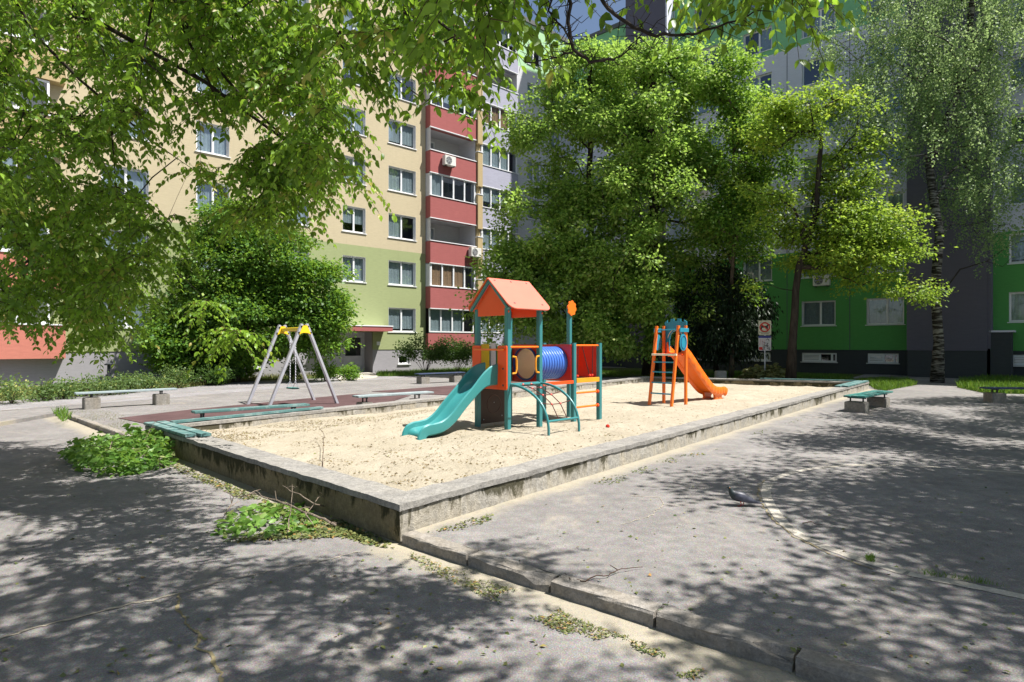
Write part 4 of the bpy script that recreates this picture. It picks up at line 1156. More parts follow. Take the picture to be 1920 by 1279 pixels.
# tree right of the frame: shades the asphalt on the right
S2 = [(1270,915),(1340,892),(1460,880),(1480,830),(1440,800),(1620,772),(1700,752),(1940,742),(2500,740),(2700,1300),(1500,1420),(1400,1290),(1560,1260),(1560,1210),(1640,1190),(1500,1150),(1300,1190),(1290,1160),(1420,1120),(1580,1100),(1640,1075),(1560,1040),(1470,1000),(1560,960),(1380,960)]
L3_ = np.concatenate([lift_targets(S2, 1900, 5.5, 9.0, 91, .33, 1.1), lift_targets([(1480,1110),(1620,1080),(1950,1020),(2300,1100),(2200,1450),(1700,1420),(1420,1290),(1540,1250),(1600,1215),(1480,1150)], 110, 5.5, 8.5, 93, .30, .6), lift_targets([(1500,960),(1700,900),(1960,880),(2200,960),(1950,1080),(1700,1050)], 130, 5.5, 8.5, 94, .30, .7), lift_targets([(1330,1185),(1420,1130),(1500,1150),(1540,1210),(1400,1215)], 14, 5.5, 8, 95, 0, .7)])
tree_r = thing('linden_tree', 'spreading tree beyond the right edge whose crown shades the asphalt', 'tree', (13.5,6.2,TZ-.03))
def shade_tree(o, T, seed, base, trunk, rbase):
    g = np.random.default_rng(seed); b = np.array(base); nodes, par, rad, ends = skeleton(trunk, T, g=g, rt=.008)
    tube_mesh('trunk', nodes-b, par, rad, M['bark_dark'], o, n=8, ntrunk=len(trunk), rbase=rbase)
    pos, ax = clump_leaves(T-b, 50, .27, .5, .4, g); N = len(pos)
    leaf_mesh('crown', pos, ax, .13*g.uniform(.6,1.2,N), np.clip(g.normal(.5,.2,N),0,1), M['leaf_linden'], LEAF_MID, o, g=g)
shade_tree(tree_r, L3_, 92, (13.5,6.2,TZ-.03), [np.array(p, float) for p in ((13.5,6.2,TZ-.03),(13.4,6.2,1.3),(13.3,6.3,2.6),(13.1,6.4,4.0),(12.9,6.5,5.4),(12.6,6.6,6.8),(12.4,6.6,8))], .25)

# -- shrubs --------------------------------------------------------------------
def shrub(label, px, py, wpx, hpx, mat, n=40, per=45, ls=.075, group=None, seed=1, stems=7, low=.25, name='shrub', rc=.12, tint=(.5,.25)):
    g = np.random.default_rng(seed); p = G(px, py, TZ); Yp = p.y; W_ = wpx/F*Yp/2; H_ = hpx/F*Yp
    o = thing(name, label, 'shrub', (p.x, p.y, TZ), 0, group); mb = MB(); T = []
    for s_ in range(stems):
        a = g.uniform(0, 6.28); r = g.uniform(.3,1)**.7; tip = np.array([math.cos(a)*W_*r, math.sin(a)*W_*r*.8, H_*g.uniform(.65,1.0)*(1-.3*r)])
        m = tip*np.array([.35,.35,.5])
        mb.tube([(0,0,-.03), tuple(m), tuple(tip)], [.014,.010,.004], 4)
        for q in range(max(1, n//stems)):
            u = g.uniform(low, 1.0); T.append(m*(1-u)*2*u*.5 + tip*u + g.normal(0,.10,3)*np.array([1,1,.7]) + np.array([0,0,.03]))
    mb.build('stems', M['bark'], o)
    T = np.array(T); T[:,2] = np.maximum(T[:,2], .06); T = T[T[:,2] <= H_*1.05]
    pos, ax = clump_leaves(T, per, rc, .7, .1, g); pos[:,2] = np.maximum(pos[:,2], .02); N = len(pos)
    leaf_mesh('foliage', pos, ax, ls*g.uniform(.6,1.3,N), np.clip(g.normal(*tint,N),0,1), mat, LEAF_FAR, o, up=.5, g=g)
    return o
hedge = [(22,757,80,62,'yellow-tipped shrub at the left end of the row under the coral balcony',.7),(80,751,52,42,'small open shrub second from the left end of the row by the plinth',.5),
         (120,748,54,44,'narrow shrub under the corner of the coral balcony',.45),(160,744,74,50,'widest pale-leaved shrub behind the left bench',.5),(205,741,66,44,'low pale shrub leaning out behind the middle of the left bench',.5),
         (240,737,60,42,'dark green shrub beside the vent pipe behind the left bench',.35),(282,733,60,40,'bright low shrub above the right end of the left bench',.5),(335,728,50,55,'small shrub with olive leaves in the shade left of the round tree trunk',.5)]
for i, (x,y,w_,h_,lb_,tn) in enumerate(hedge):
    shrub(lb_, x, y, w_*.85, h_*.85, M['leaf_hedge'], n=30, per=38, ls=.07, group='shrubs in the bed along the lime building', seed=100+i, tint=(tn,.25))
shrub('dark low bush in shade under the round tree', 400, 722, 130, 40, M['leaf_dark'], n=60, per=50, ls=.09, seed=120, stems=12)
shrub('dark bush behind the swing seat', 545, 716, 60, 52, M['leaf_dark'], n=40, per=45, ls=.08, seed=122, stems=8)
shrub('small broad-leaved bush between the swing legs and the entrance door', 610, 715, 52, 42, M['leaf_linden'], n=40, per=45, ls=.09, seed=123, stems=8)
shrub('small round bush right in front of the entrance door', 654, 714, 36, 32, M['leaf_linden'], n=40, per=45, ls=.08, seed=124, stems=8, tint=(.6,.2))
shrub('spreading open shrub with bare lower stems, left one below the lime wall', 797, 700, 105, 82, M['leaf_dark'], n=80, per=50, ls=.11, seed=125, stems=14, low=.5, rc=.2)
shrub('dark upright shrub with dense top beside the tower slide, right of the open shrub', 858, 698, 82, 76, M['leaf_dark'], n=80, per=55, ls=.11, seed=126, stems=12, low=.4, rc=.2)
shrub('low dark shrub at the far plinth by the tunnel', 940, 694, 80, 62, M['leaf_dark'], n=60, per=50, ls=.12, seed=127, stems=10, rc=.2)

# -- grass -----------------------------------------------------------------------
def grass(name, label, poly, n, h, mat, seed, z=TZ+.008, wid=.012, thr=.3):
    g = np.random.default_rng(seed); q = sample_poly(poly, n*2, g)
    P = np.array([tuple(G(x,y,z)) for x,y in q]); K_ = vnoise(P[:,:2]*1.3, seed) > thr; P = (P[K_] if K_.sum() > 20 else P)[:n]; N = len(P)
    ax = np.column_stack([g.normal(0,.35,N), g.normal(0,.35,N), np.ones(N)]); sz = h*g.uniform(.4,1.25,N)
    tpl = (np.array([(0,-.05,0),(0,.05,0),(.6,.03,.02),(1,0,.12),(.6,-.03,.02)], float), [(0,1,2,4),(4,2,3)])
    o = leaf_mesh(name, P, ax, sz, np.clip(g.normal(.5,.25,N),0,1), mat, tpl, None, up=0.0, g=g)
    return tag(o, label, 'grass', kind='stuff')
grass('grass', 'bright short grass beside the far right corner of the sandbox', [(1590,716),(1700,713),(1720,722),(1660,733),(1640,730),(1630,722)], 5000, .22, M['grassblade'], 201)
grass('grass', 'tufty green grass behind the bench at the far right edge', [(1795,727),(1850,738),(2000,744),(2000,722),(1860,708),(1800,716)], 9000, .26, M['grassblade'], 202)
grass('grass', 'shaded rough grass behind the far sandbox wall', [(1105,708),(1190,705),(1470,710),(1600,716),(1600,706),(1300,697),(1100,696)], 12000, .16, M['grassblade'], 203, thr=.35)
grass('grass', 'bright grass strip at the plinth right of the entrance', [(706,706),(780,705),(900,699),(1010,694),(1010,690),(900,691),(706,700)], 9000, .20, M['grassblade'], 204, thr=.1)
grass('grass', 'dry grass and weeds in the bed below the hedge shrubs', [(0,753),(150,742),(290,733),(450,716),(620,709),(600,703),(450,706),(290,716),(0,735)], 9000, .20, M['hay'], 205, thr=.3)
grass('weeds', 'weeds in the joint where the small left kerb begins', [(98,775),(125,768),(135,785),(115,792)], 220, .16, M['grassblade'], 206, thr=0)
grass('weeds', 'dry moss along the small kerb at the left', [(120,772),(180,768),(230,778),(290,835),(280,845),(180,800)], 2200, .035, M['hay'], 207, thr=.4, z=TZ)
grass('weeds', 'green tufts growing in the flush edging stones at right', [(1622,1043),(1640,1046),(1640,1055),(1625,1052)], 160, .045, M['grassblade'], 208, thr=0)
grass('weeds', 'green tufts in the edging stones near the right edge', [(1720,1070),(1830,1088),(1900,1104),(1830,1094),(1722,1076)], 240, .04, M['grassblade'], 209, thr=.45)

# -- loose leaves, litter, cut branches ---------------------------------------------
def litter(name, label, poly, n, ls, mat, seed, zf, thr=.35, nsc=2.5, tpl=LEAF_MID, pile=0.0, tint=(.5,.3)):
    g = np.random.default_rng(seed); q = sample_poly(poly, n*3, g); z0 = zf if not callable(zf) else .2
    P = np.array([tuple(G(x,y,z0)) for x,y in q]); K_ = vnoise(P[:,:2]*nsc, seed) > thr; P = (P[K_] if K_.sum() > 20 else P)[:n]; N = len(P)
    if callable(zf): P[:,2] = sand_z(P[:,0], P[:,1])
    nz = vnoise(P[:,:2]*2.2, seed+3)
    P[:,2] += .006 + g.uniform(0,1,N)*pile*nz
    a = g.uniform(0, 6.283, N); ax = np.column_stack([np.cos(a), np.sin(a), g.normal(0,.22,N)])
    o = leaf_mesh(name, P, ax, ls*g.uniform(.45,1.3,N), np.clip(g.normal(*tint,N),0,1), mat, tpl, None, up=1.3, g=g)
    return tag(o, label, 'leaf litter', kind='stuff')
litter('leaf_litter', 'fallen green and brown leaves along the front kerb', [(770,1036),(830,1062),(1000,1120),(1110,1175),(1060,1190),(930,1130),(800,1072),(765,1045)], 1100, .032, M['litter'], 301, 0.0, thr=.38, nsc=5, pile=.012, tpl=LEAF_THIN, tint=(.6,.35))
litter('leaf_litter', 'sparse leaves further down the front kerb', [(1110,1170),(1200,1205),(1330,1265),(1290,1275),(1180,1225),(1080,1185)], 380, .03, M['litter'], 302, 0.0, thr=.42, nsc=5, pile=.01, tpl=LEAF_THIN, tint=(.6,.35))
litter('leaf_litter', 'leaf and soil litter at the foot of the shaded left sandbox wall', [(330,868),(420,905),(560,965),(740,1030),(690,1022),(520,965),(380,905),(325,880)], 1500, .04, M['litter'], 303, 0.0, thr=.3, pile=.015, tpl=LEAF_MID)
litter('leaf_litter', 'dry leaf scraps at the foot of the right sandbox wall', [(800,1000),(1000,940),(1250,862),(1530,775),(1560,770),(1300,860),(1050,940),(860,995)], 420, .035, M['litter'], 304, TZ, thr=.55, pile=.01)
litter('dry_leaves', 'brown leaf scraps scattered over the sand', [(430,830),(560,800),(820,765),(1200,730),(1540,745),(1400,775),(1100,850),(860,915),(760,925),(600,880)], 2300, .035, M['litter_sand'], 305, SZ, thr=.42, nsc=4.0, pile=.004)
litter('dry_leaves', 'band of dry olive leaves on the sand along the back wall', [(370,808),(470,800),(620,787),(820,762),(830,768),(640,800),(500,815),(420,832),(380,822)], 2300, .030, M['litter_sand'], 306, SZ, thr=.25, nsc=1.5, pile=.02)
litter('dry_leaves', 'scattered specks of leaf on the right-hand asphalt', [(900,1040),(1300,880),(1900,800),(1900,1270),(1500,1240),(1100,1100)], 200, .035, M['litter'], 307, TZ, thr=.3, pile=.003)
litter('dry_leaves', 'scattered specks of leaf on the front left asphalt', [(0,860),(330,900),(700,1030),(1200,1260),(0,1270)], 160, .04, M['litter'], 308, 0.0, thr=.3, pile=.003)

def leaf_pile(name, label, poly, hgt, n, ls, seed, twigs, z=0.0, mat='leaf_cut', tint=(.5,.25)):
    g = np.random.default_rng(seed); q = sample_poly(poly, n, g); P = np.array([tuple(G(x,y,z)) for x,y in q]); c = P.mean(0); o = thing(name, label, 'branches', (c[0],c[1],z))
    P = P - c; Lx = np.abs(P[:,:2]).max(0); rr = np.clip(1-((P[:,0]/Lx[0])**2+(P[:,1]/Lx[1])**2), 0, 1)
    nz = vnoise(P[:,:2]*4+9, seed); P[:,2] = g.uniform(.0,1,n)**.7*hgt*(rr**.6)*(.45+.9*nz)+.01
    a = g.uniform(0,6.283,n); ax = np.column_stack([np.cos(a), np.sin(a), g.normal(-.15,.35,n)])
    leaf_mesh('leaves', P, ax, ls*g.uniform(.5,1.25,n), np.clip(g.normal(*tint,n),0,1), M[mat], LEAF_NEAR, o, up=.5, g=g)
    mb = MB(); gg = random.Random(seed)
    for tw_ in twigs:
        pts = [G(x,y,z)+Vector((0,0,h)) - Vector((c[0],c[1],z)) for x,y,h in tw_[1]]; q_ = []
        for a_, b_ in zip(pts[:-1], pts[1:]):
            for k in range(3): q_.append(a_.lerp(b_, k/3) + Vector([gg.gauss(0,.008) for _ in range(3)]))
        q_.append(pts[-1]); m = len(q_); mb.tube(q_, [tw_[0]*(1-.7*i/(m-1)) for i in range(m)], 6)
        for i in range(1, m-1):
            if gg.random() < .6:
                d = Vector((gg.gauss(0,1), gg.gauss(0,1), gg.uniform(-.1,.9))).normalized()*gg.uniform(.05,.16); e = q_[i]+d; e.z = max(e.z, .012)
                mb.tube([q_[i], q_[i]+d*.5+Vector((0,0,.01)), e], [tw_[0]*.45, tw_[0]*.35, tw_[0]*.2], 4)
    mb.build('twigs', M['twig'], o, smooth=True)
    return o
leaf_pile('cut_branches', 'heap of fresh leafy cut branches beside the left corner of the sandbox', [(118,868),(150,845),(210,832),(250,820),(290,838),(320,850),(325,872),(300,880),(240,893),(180,896),(140,885)], .36, 2400, .105, 401,
   [(.008,[(300,870,.05),(270,862,.25),(290,840,.42)]),(.008,[(320,880,.02),(250,870,.2),(170,868,.25)]),(.008,[(190,880,.05),(210,870,.3),(240,860,.38)])])
leaf_pile('cut_branches', 'wilting branch with grey twigs and leaves near the front corner of the sandbox', [(388,1000),(420,975),(440,960),(500,945),(560,945),(610,975),(600,990),(560,1005),(500,1012),(430,1015)], .10, 330, .105, 402,
   [(.012,[(630,990,.03),(600,985,.08),(560,975,.10),(520,962,.12),(480,950,.14),(440,955,.12),(420,975,.05)]),(.009,[(620,960,.05),(590,975,.15),(560,965,.2),(530,950,.22)]),
    (.006,[(540,1005,.02),(545,985,.12),(548,960,.28)]),(.006,[(590,990,.03),(575,985,.1),(600,965,.2),(625,975,.16)]),(.005,[(640,985,.02),(618,990,.05),(600,1000,.04)]),(.006,[(460,1010,.02),(440,1020,.03),(425,1018,.02)])], tint=(.7,.25))
litter('leaf_litter', 'brown and green leaf crumbs around the wilting branch', [(500,1000),(560,975),(640,975),(680,995),(740,1022),(640,1008),(520,1014),(430,1018)], 1500, .045, M['litter'], 403, 0.0, thr=.15, pile=.03, tpl=LEAF_NEAR)
def twig(label, pts, r, z, name='twig', branch=3, seed=1):
    g = random.Random(seed); P = [G(x,y,z)+Vector((0,0,h)) for x,y,h in pts]; c = P[0]; o_ = MB(); q = []
    for a, b in zip(P[:-1], P[1:]):
        for k in range(4): q.append(a.lerp(b,k/4)-c+Vector((g.gauss(0,.005),g.gauss(0,.005),g.uniform(0,.004))))
    q.append(P[-1]-c); m = len(q); o_.tube(q, [r*(1-.6*i/(m-1)) for i in range(m)], 6)
    for _ in range(branch):
        i = g.randrange(1, m-1); d = Vector((g.gauss(0,1), g.gauss(0,1), .2)).normalized()*g.uniform(.04,.1); o_.tube([q[i], q[i]+d*.5, q[i]+d], [r*.6,r*.5,r*.3], 5)
    ob = o_.build(name, M['twig'] if 'pale' in label else M['bark_red'], smooth=True); ob.location = (c.x, c.y, z+r*.8); return tag(ob, label, 'twig')
twig('long forked dark twig lying on the asphalt right of the kerb', [(1061,1082,.0),(1078,1088,.0),(1098,1095,.01),(1110,1087,.012),(1140,1083,.012),(1165,1074,.02),(1205,1067,.01)], .006, TZ, seed=1)
twig('upright bent twig leaning on the left sandbox wall', [(618,955,.0),(612,940,.14),(606,915,.25),(605,880,.30),(608,862,.36),(597,848,.40)], .006, 0.0, seed=2)
twig('short pale twig standing beside the bent one at the left wall', [(566,955,.02),(568,930,.12),(570,915,.16)], .005, 0.0, seed=3, branch=1)
twig('thin curved twig on the asphalt beyond the pigeon', [(1505,982,.0),(1520,981,.01),(1530,986,.01),(1542,984,.0)], .004, TZ, seed=4, branch=1)
twig('small straight stick on the front left asphalt near the kerb', [(1046,1178,.0),(1058,1182,.004),(1068,1185,.0)], .005, 0.0, seed=5, branch=0)
# mown grass heap behind the far wall
hp = leaf_pile('grass_heap', 'heap of mown grass behind the far sandbox wall at the foot of the sign', [(1392,714),(1405,708),(1430,705),(1455,707),(1478,715),(1440,718)], .55, 2600, .30, 404, [], z=TZ, mat='hay')
hp['category'] = 'grass heap'
# ================================================================ PLAYGROUND OBJECTS
AXA = math.atan2(.69, .72)           # common axis of the play equipment (local x)
def loc2(o, a, b, c): return Vector((o[0] + .722*a - .692*b, o[1] + .692*a + .722*b, c))

# ---------------- play tower
TO = Vector((-.075, 10.5, SANDZ))
pt = thing('play_tower', 'teal and orange play tower with pitched roof, blue tunnel and net', 'play tower', TO, AXA)
z = lambda h: h - SANDZ             # world height -> local
W = .80; X2_, X3_ = 1.76, 2.56
def post(mb, x, y, top, s=.092):
    mb.bar((x,y,-.25),(x,y,z(top)), s, s, up=(0,1,0), ch=.14)
for (x, y, t_) in ((0,0,2.33),(0,W,2.33),(W,0,2.33),(W,W,2.33),(X2_,0,1.72),(X3_,0,1.72),(X2_,W,1.72),(X3_,W,2.52)):
    mb = MB(); post(mb, x, y, t_); mb.build('post', M['teal'], pt)
# decks
mb = MB(); 
for k in range(7): mb.box(.05+.0, W-.05, .05+k*.1, .05+k*.1+.092, z(.96), z(1.0))
mb.build('deck', M['deckm'], pt, bevel=.004)
mb = MB()
for k in range(7): mb.box(X2_+.05, X3_-.05, .05+k*.1, .05+k*.1+.092, z(.96), z(1.0))
mb.build('deck', M['deckm'], pt, bevel=.004)
for (a, b) in (((0.05,-.02),(W-.05,-.02)),):
    mb = MB(); mb.bar((a[0],a[1],z(.98)),(b[0],b[1],z(.98)), .03, .07); mb.build('beam', M['teal'], pt)
mb = MB(); mb.bar((X2_+.05,-.03,z(.985)),(X3_-.05,-.03,z(.985)), .03, .09); mb.build('beam', M['amber'], pt)
mb = MB(); mb.bar((W+.05,-.03,z(.965)),(X2_-.05,-.03,z(.965)), .03, .06); mb.build('beam', M['orange'], pt)
def rrect(x0, x1, y0, y1, r, n=5):
    out = []
    for cx, cy, a0 in ((x1-r,y1-r,0),(x0+r,y1-r,90),(x0+r,y0+r,180),(x1-r,y0+r,270)):
        for k in range(n+1):
            a = R(a0+90*k/n); out.append((cx+r*math.cos(a), cy+r*math.sin(a)))
    return out
def dense(ol, st=.03):
    out = []
    for i in range(len(ol)):
        a = ol[i]; b = ol[(i+1)%len(ol)]; L = math.hypot(b[0]-a[0], b[1]-a[1]); n = max(1, int(L/st))
        out += [(a[0]+(b[0]-a[0])*k/n, a[1]+(b[1]-a[1])*k/n) for k in range(n)]
    return out
def match_circle(outline, cx, cy, rx, ry=None):
    ry = ry or rx; out = []
    for a, b in outline:
        an = math.atan2(b-cy, a-cx); out.append((cx+rx*math.cos(an), cy+ry*math.sin(an)))
    return out
# roof: two slopes with rounded lower corners, two gables, bolts
zr, ze = 2.86, 2.30
def slope(sgn, mat):
    # outline in (x along ridge, s down the slope)
    L = math.hypot(.6, zr-ze); ol = []
    x0, x1, r = -.12, .92, .14
    ol = [(x0,0),(x1,0)] + [(x1-r+r*math.cos(R(-a)), L-r+r*math.sin(R(a))) for a in (0,22,45,68,90)] + [(x0+r-r*math.sin(R(a)), L-r+r*math.cos(R(a))) for a in (0,22,45,68,90)]
    n = len(ol); dy = sgn*.6/L; dz = -(zr-ze)/L; nv = Vector((0, sgn*(zr-ze)/L, .6/L)) * .022
    v = [Vector((a, W/2 + dy*s_, z(zr) + dz*s_)) for a, s_ in ol]
    mb = MB(); mb.add(v + [p+nv for p in v], [tuple(range(n)), tuple(range(n,2*n))[::-1]] + [(i,(i+1)%n,(i+1)%n+n,i+n) for i in range(n)])
    o = mb.build('roof', mat, pt)
    for a, s_ in ((.0,.06),(.40,.06),(.80,.06),(.06,L-.14),(.76,L-.14)):
        q = MB(); p = Vector((a, W/2+dy*s_, z(zr)+dz*s_)) + nv*1.02; q.lathe(p, nv, [(0,.001),(0,.02),(.006,.018),(.009,.001)], 10); q.build('bolt', M['dmetal'], o)
M['roof_orange'] = m_plain('roof_orange', (.86,.13,.03), .22, .6, var=.03, coat=.5)
M['roof_glare'] = m_plain('sun_glare_roof', (.86,.16,.10), .4, .5, var=.06, coat=.3)  # sun's glare on the front slope painted in as a pinker orange
slope(-1, M['roof_glare']); slope(1, M['roof_orange'])
for gx in (-.035, W+.012):
    mb = MB(); mb.prism([(-.02,z(2.20)),(W+.02,z(2.20)),(W+.06,z(2.27)),(W/2,z(2.80)),(-.06,z(2.27))], gx, gx+.022, axis='x'); mb.build('gable', M['orange'], pt)
for gx in (-.075, W+.055):
    mb = MB(); mb.bar((gx,W/2,z(2.83)),(gx,-.10,z(2.31)),.05,.05,up=(1,0,0)); mb.build('rafter', M['teal'], pt)
    mb = MB(); mb.bar((gx,W/2-.01,z(2.83)),(gx,W+.10,z(2.31)),.05,.05,up=(1,0,0)); mb.build('rafter', M['teal'], pt)
# slide entrance panel (x = 0 side) with an arched opening
xo = -.062
mb = MB(); mb.prism(rrect(-.06,.17,z(.90),z(1.67),.03)[::-1], xo-.02, xo, 'x'); mb.build('panel', M['orange'], pt)
mb = MB(); mb.prism(rrect(W-.17,W+.06,z(.90),z(1.67),.03)[::-1], xo-.02, xo, 'x'); mb.build('panel', M['orange'], pt)
mb = MB(); mb.prism(rrect(.175,W-.175,z(.90),z(.985),.01)[::-1], xo-.02, xo, 'x'); mb.build('panel', M['orange'], pt)
mb = MB(); mb.tube([(xo-.03,.0,z(1.60)),(xo-.03,W,z(1.60))], .018, 8); mb.build('rail', M['orange2'], pt)
for yy in (.02, .10, W-.10, W-.02):
    for zz_ in (z(1.0), z(1.3), z(1.58)):
        pass
q = MB()
for yy in (.03,):
    for zz_ in (.98,1.27,1.62): q.lathe((xo-.021, yy, z(zz_)), (-1,0,0), [(0,.001),(0,.018),(.01,.012),(.012,.001)], 8)
q.build('bolt', M['dmetal'], pt)
# far side play board (y = W) : coloured sliders
mb = MB(); mb.prism(rrect(.05,W-.05,z(1.02),z(1.66),.03), W+.0, W+.02, 'y'); mb.build('panel', M['bluegreen'], pt)
mb = MB(); mb.prism(rrect(.06,.26,z(1.10),z(1.70),.04), W-.03, W-.005, 'y'); mb.build('play_board', M['yellow'], pt)
mb = MB(); mb.prism(rrect(.30,.42,z(1.12),z(1.72),.03), W-.03, W-.005, 'y'); mb.build('play_board', M['white'], pt)
mb = MB(); mb.prism(rrect(.46,.60,z(1.12),z(1.66),.03), W-.03, W-.005, 'y', hole=match_circle(rrect(.46,.60,z(1.12),z(1.66),.03), .53, z(1.45), .04, .10)); mb.build('play_board', M['lime'], pt)
# brown climbing board below
mb = MB(); mb.prism(rrect(.05,W-.05,z(.22),z(.93),.01), W-.0, W+.02, 'y'); br_ = mb.build('lower_board', M['brown'], pt)
q = MB(); q.tube([(W/2+.17*math.cos(a), W-.004, z(.57)+.17*math.sin(a)) for a in [k*2*math.pi/28 for k in range(28)]], .005, 5, closed=True); q.build('ring', M['deckm'], br_)
q = MB()
for a, b in ((.16,.88),(.62,.88),(.14,.30),(.60,.34),(.40,.60)): q.lathe((a, W-.003, z(b)), (0,-1,0), [(0,.001),(0,.012),(.008,.008),(.009,.001)], 8)
q.build('bolt', M['alu'], br_)
# tunnel panels (x = W and x = X2_) and tunnel
tc = 1.33
for xx, holed in ((W+.05,True),(X2_-.075,True)):
    ol = dense(rrect(.0,W,z(.98),z(1.69),.02,6)); mb = MB(); mb.prism(ol[::-1], xx, xx+.022, 'x', hole=match_circle(ol, W/2, z(tc), .29)[::-1]); mb.build('panel', M['red'], pt)
mb = MB(); prof = []
nr = 11; x0_, x1_ = W+.075, X2_-.08; stp = (x1_-x0_)/nr
for k in range(nr):
    a = k*stp; prof += [(a,.292),(a+stp*.18,.312),(a+stp*.5,.318),(a+stp*.82,.312),(a+stp*.98,.292)]
mb.lathe((x0_,W/2,z(tc)),(1,0,0),prof,40); tun = mb.build('tunnel', M['blue'], pt, smooth=True)
mb = MB(); mb.lathe((x0_-.002,W/2,z(tc)),(1,0,0),[(0,.285)]+[(x1_-x0_,.285)],40); mb.build('lining', M['cream'], tun, smooth=True)
for xx in (W+.035, X2_-.085, X2_-.05):
    q = MB(); q.tube([(xx, W/2+.305*math.cos(a), z(tc)+.305*math.sin(a)) for a in [k*2*math.pi/40 for k in range(40)]], .02, 8, closed=True); q.build('rim', M['navy'], pt, smooth=True)
# front opening: rail and loop handles
mb = MB(); mb.tube([(.04,-.01,z(1.645)),(W-.04,-.01,z(1.645))], .02, 10); mb.build('rail', M['orange2'], pt)
for x0_h, sg in ((.065, 1),(W-.065, -1)):
    q = MB(); q.tube([(x0_h,-.05,z(1.18)),(x0_h+sg*.075,-.06,z(1.19)),(x0_h+sg*.095,-.06,z(1.26)),(x0_h+sg*.095,-.06,z(1.40)),(x0_h+sg*.075,-.06,z(1.47)),(x0_h,-.05,z(1.48))], .017, 8); q.build('handle', M['amber'], pt, smooth=True)
# second tower: right side panel, hanging rods, ladder
mb = MB(); mb.prism(rrect(.05,W-.05,z(1.02),z(1.69),.02)[::-1], X3_-.0, X3_+.02, 'x'); mb.build('panel', M['red'], pt)
mb = MB(); mb.prism(rrect(X2_+.05,X3_-.05,z(1.02),z(1.69),.02), W+.0, W+.02, 'y'); mb.build('panel', M['orange'], pt)
mb = MB(); mb.tube([(X2_+.04,-.01,z(1.67)),(X3_-.04,-.01,z(1.67))], .018, 8); mb.build('rail', M['orange2'], pt)
for xa, xb in ((1.90,1.90),(2.02,2.28),(2.36,2.36)):
    q = MB(); q.tube([(xa,.0,z(1.66)),(xb,.02,z(1.06))], .008, 6); o = q.build('rod', M['black'], pt)
    q = MB(); q.lathe((xb,.02,z(1.04)),(0,0,1),[(0,.001),(.008,.02),(.03,.03),(.052,.02),(.06,.001)],12); q.build('ball', M['red'], o, smooth=True)
for h in (.74,.46):
    q = MB(); q.tube([(X2_+.02,-.0,z(h)),(X3_-.02,-.0,z(h))], .02, 10); o = q.build('rung', M['orange2'], pt, smooth=True)
    q = MB(); q.lathe((X3_-.05,-.0,z(h)),(1,0,0),[(-.03,.001),(-.03,.036),(0,.04),(.01,.04)],12); q.build('socket', M['orange'], o, smooth=True)
# flower head on the tall post
q = MB(); ol = []
for k in range(64):
    a = k*2*math.pi/64; r = .135+.03*abs(math.cos(a*4)); ol.append((r*math.cos(a), r*math.sin(a)))
q.prism(ol, -.0115, .0115, 'y'); fl = q.build('flower', M['orange2'], pt, bevel=.003); fl.location = (X3_, W-.07, z(2.46))
fl.rotation_euler = (0, R(8), R(6))
# arched net climber on the front side
arch = []
for x0_a, x1_a in ((.03,.06),(W-.03,W+.03)):
    pts = []
    for k in range(15):
        u = k/14*math.pi/2; pts.append((x0_a+(x1_a-x0_a)*math.sin(u), -.06-.86*math.sin(u)**1.1, z(.16)+.83*math.cos(u)**.75 if k < 14 else z(.0)))
    arch.append(pts); q = MB(); q.tube(pts, .023, 10); q.build('arch', M['teal'], pt, smooth=True)
def ap(i, u):
    f = u*14; k = min(13, int(f)); a = Vector(arch[i][k]); b = Vector(arch[i][k+1]); return a.lerp(b, f-k)
q = MB(); a = ap(0,.86); b = ap(1,.86); q.tube([a,b], .02, 8); q.build('cross_bar', M['teal'], pt)
q = MB(); q.tube([(.02,-.055,z(.985)),(W-.02,-.055,z(.985))], .02, 8); q.build('cross_bar', M['teal'], pt)
net = MB(); balls = MB(); us = [.02,.2,.4,.6,.86]; fx = [0,.36,.64,1]
def np_(u, f): 
    p = ap(0,u).lerp(ap(1,u), f); p.z -= .05*math.sin(math.pi*f)*math.sin(math.pi*min(1,u/.86)); return p
for i, u in enumerate(us):
    if 0 < i < 4: net.tube([np_(u,f) for f in fx], .008, 6)
for f in fx[1:-1]: net.tube([np_(u,f) for u in us], .008, 6)
no = net.build('net', M['rope'], pt)
for i, u in enumerate(us):
    for f in fx: 
        p = np_(u,f); q = MB(); q.lathe(p-Vector((0,0,.02)),(0,0,1),[(0,.001),(.005,.012),(.02,.02),(.035,.012),(.04,.001)],8)
        if 0 < i < 4 or f in fx[1:-1]: q.build('ball', M['red'], no, smooth=True)

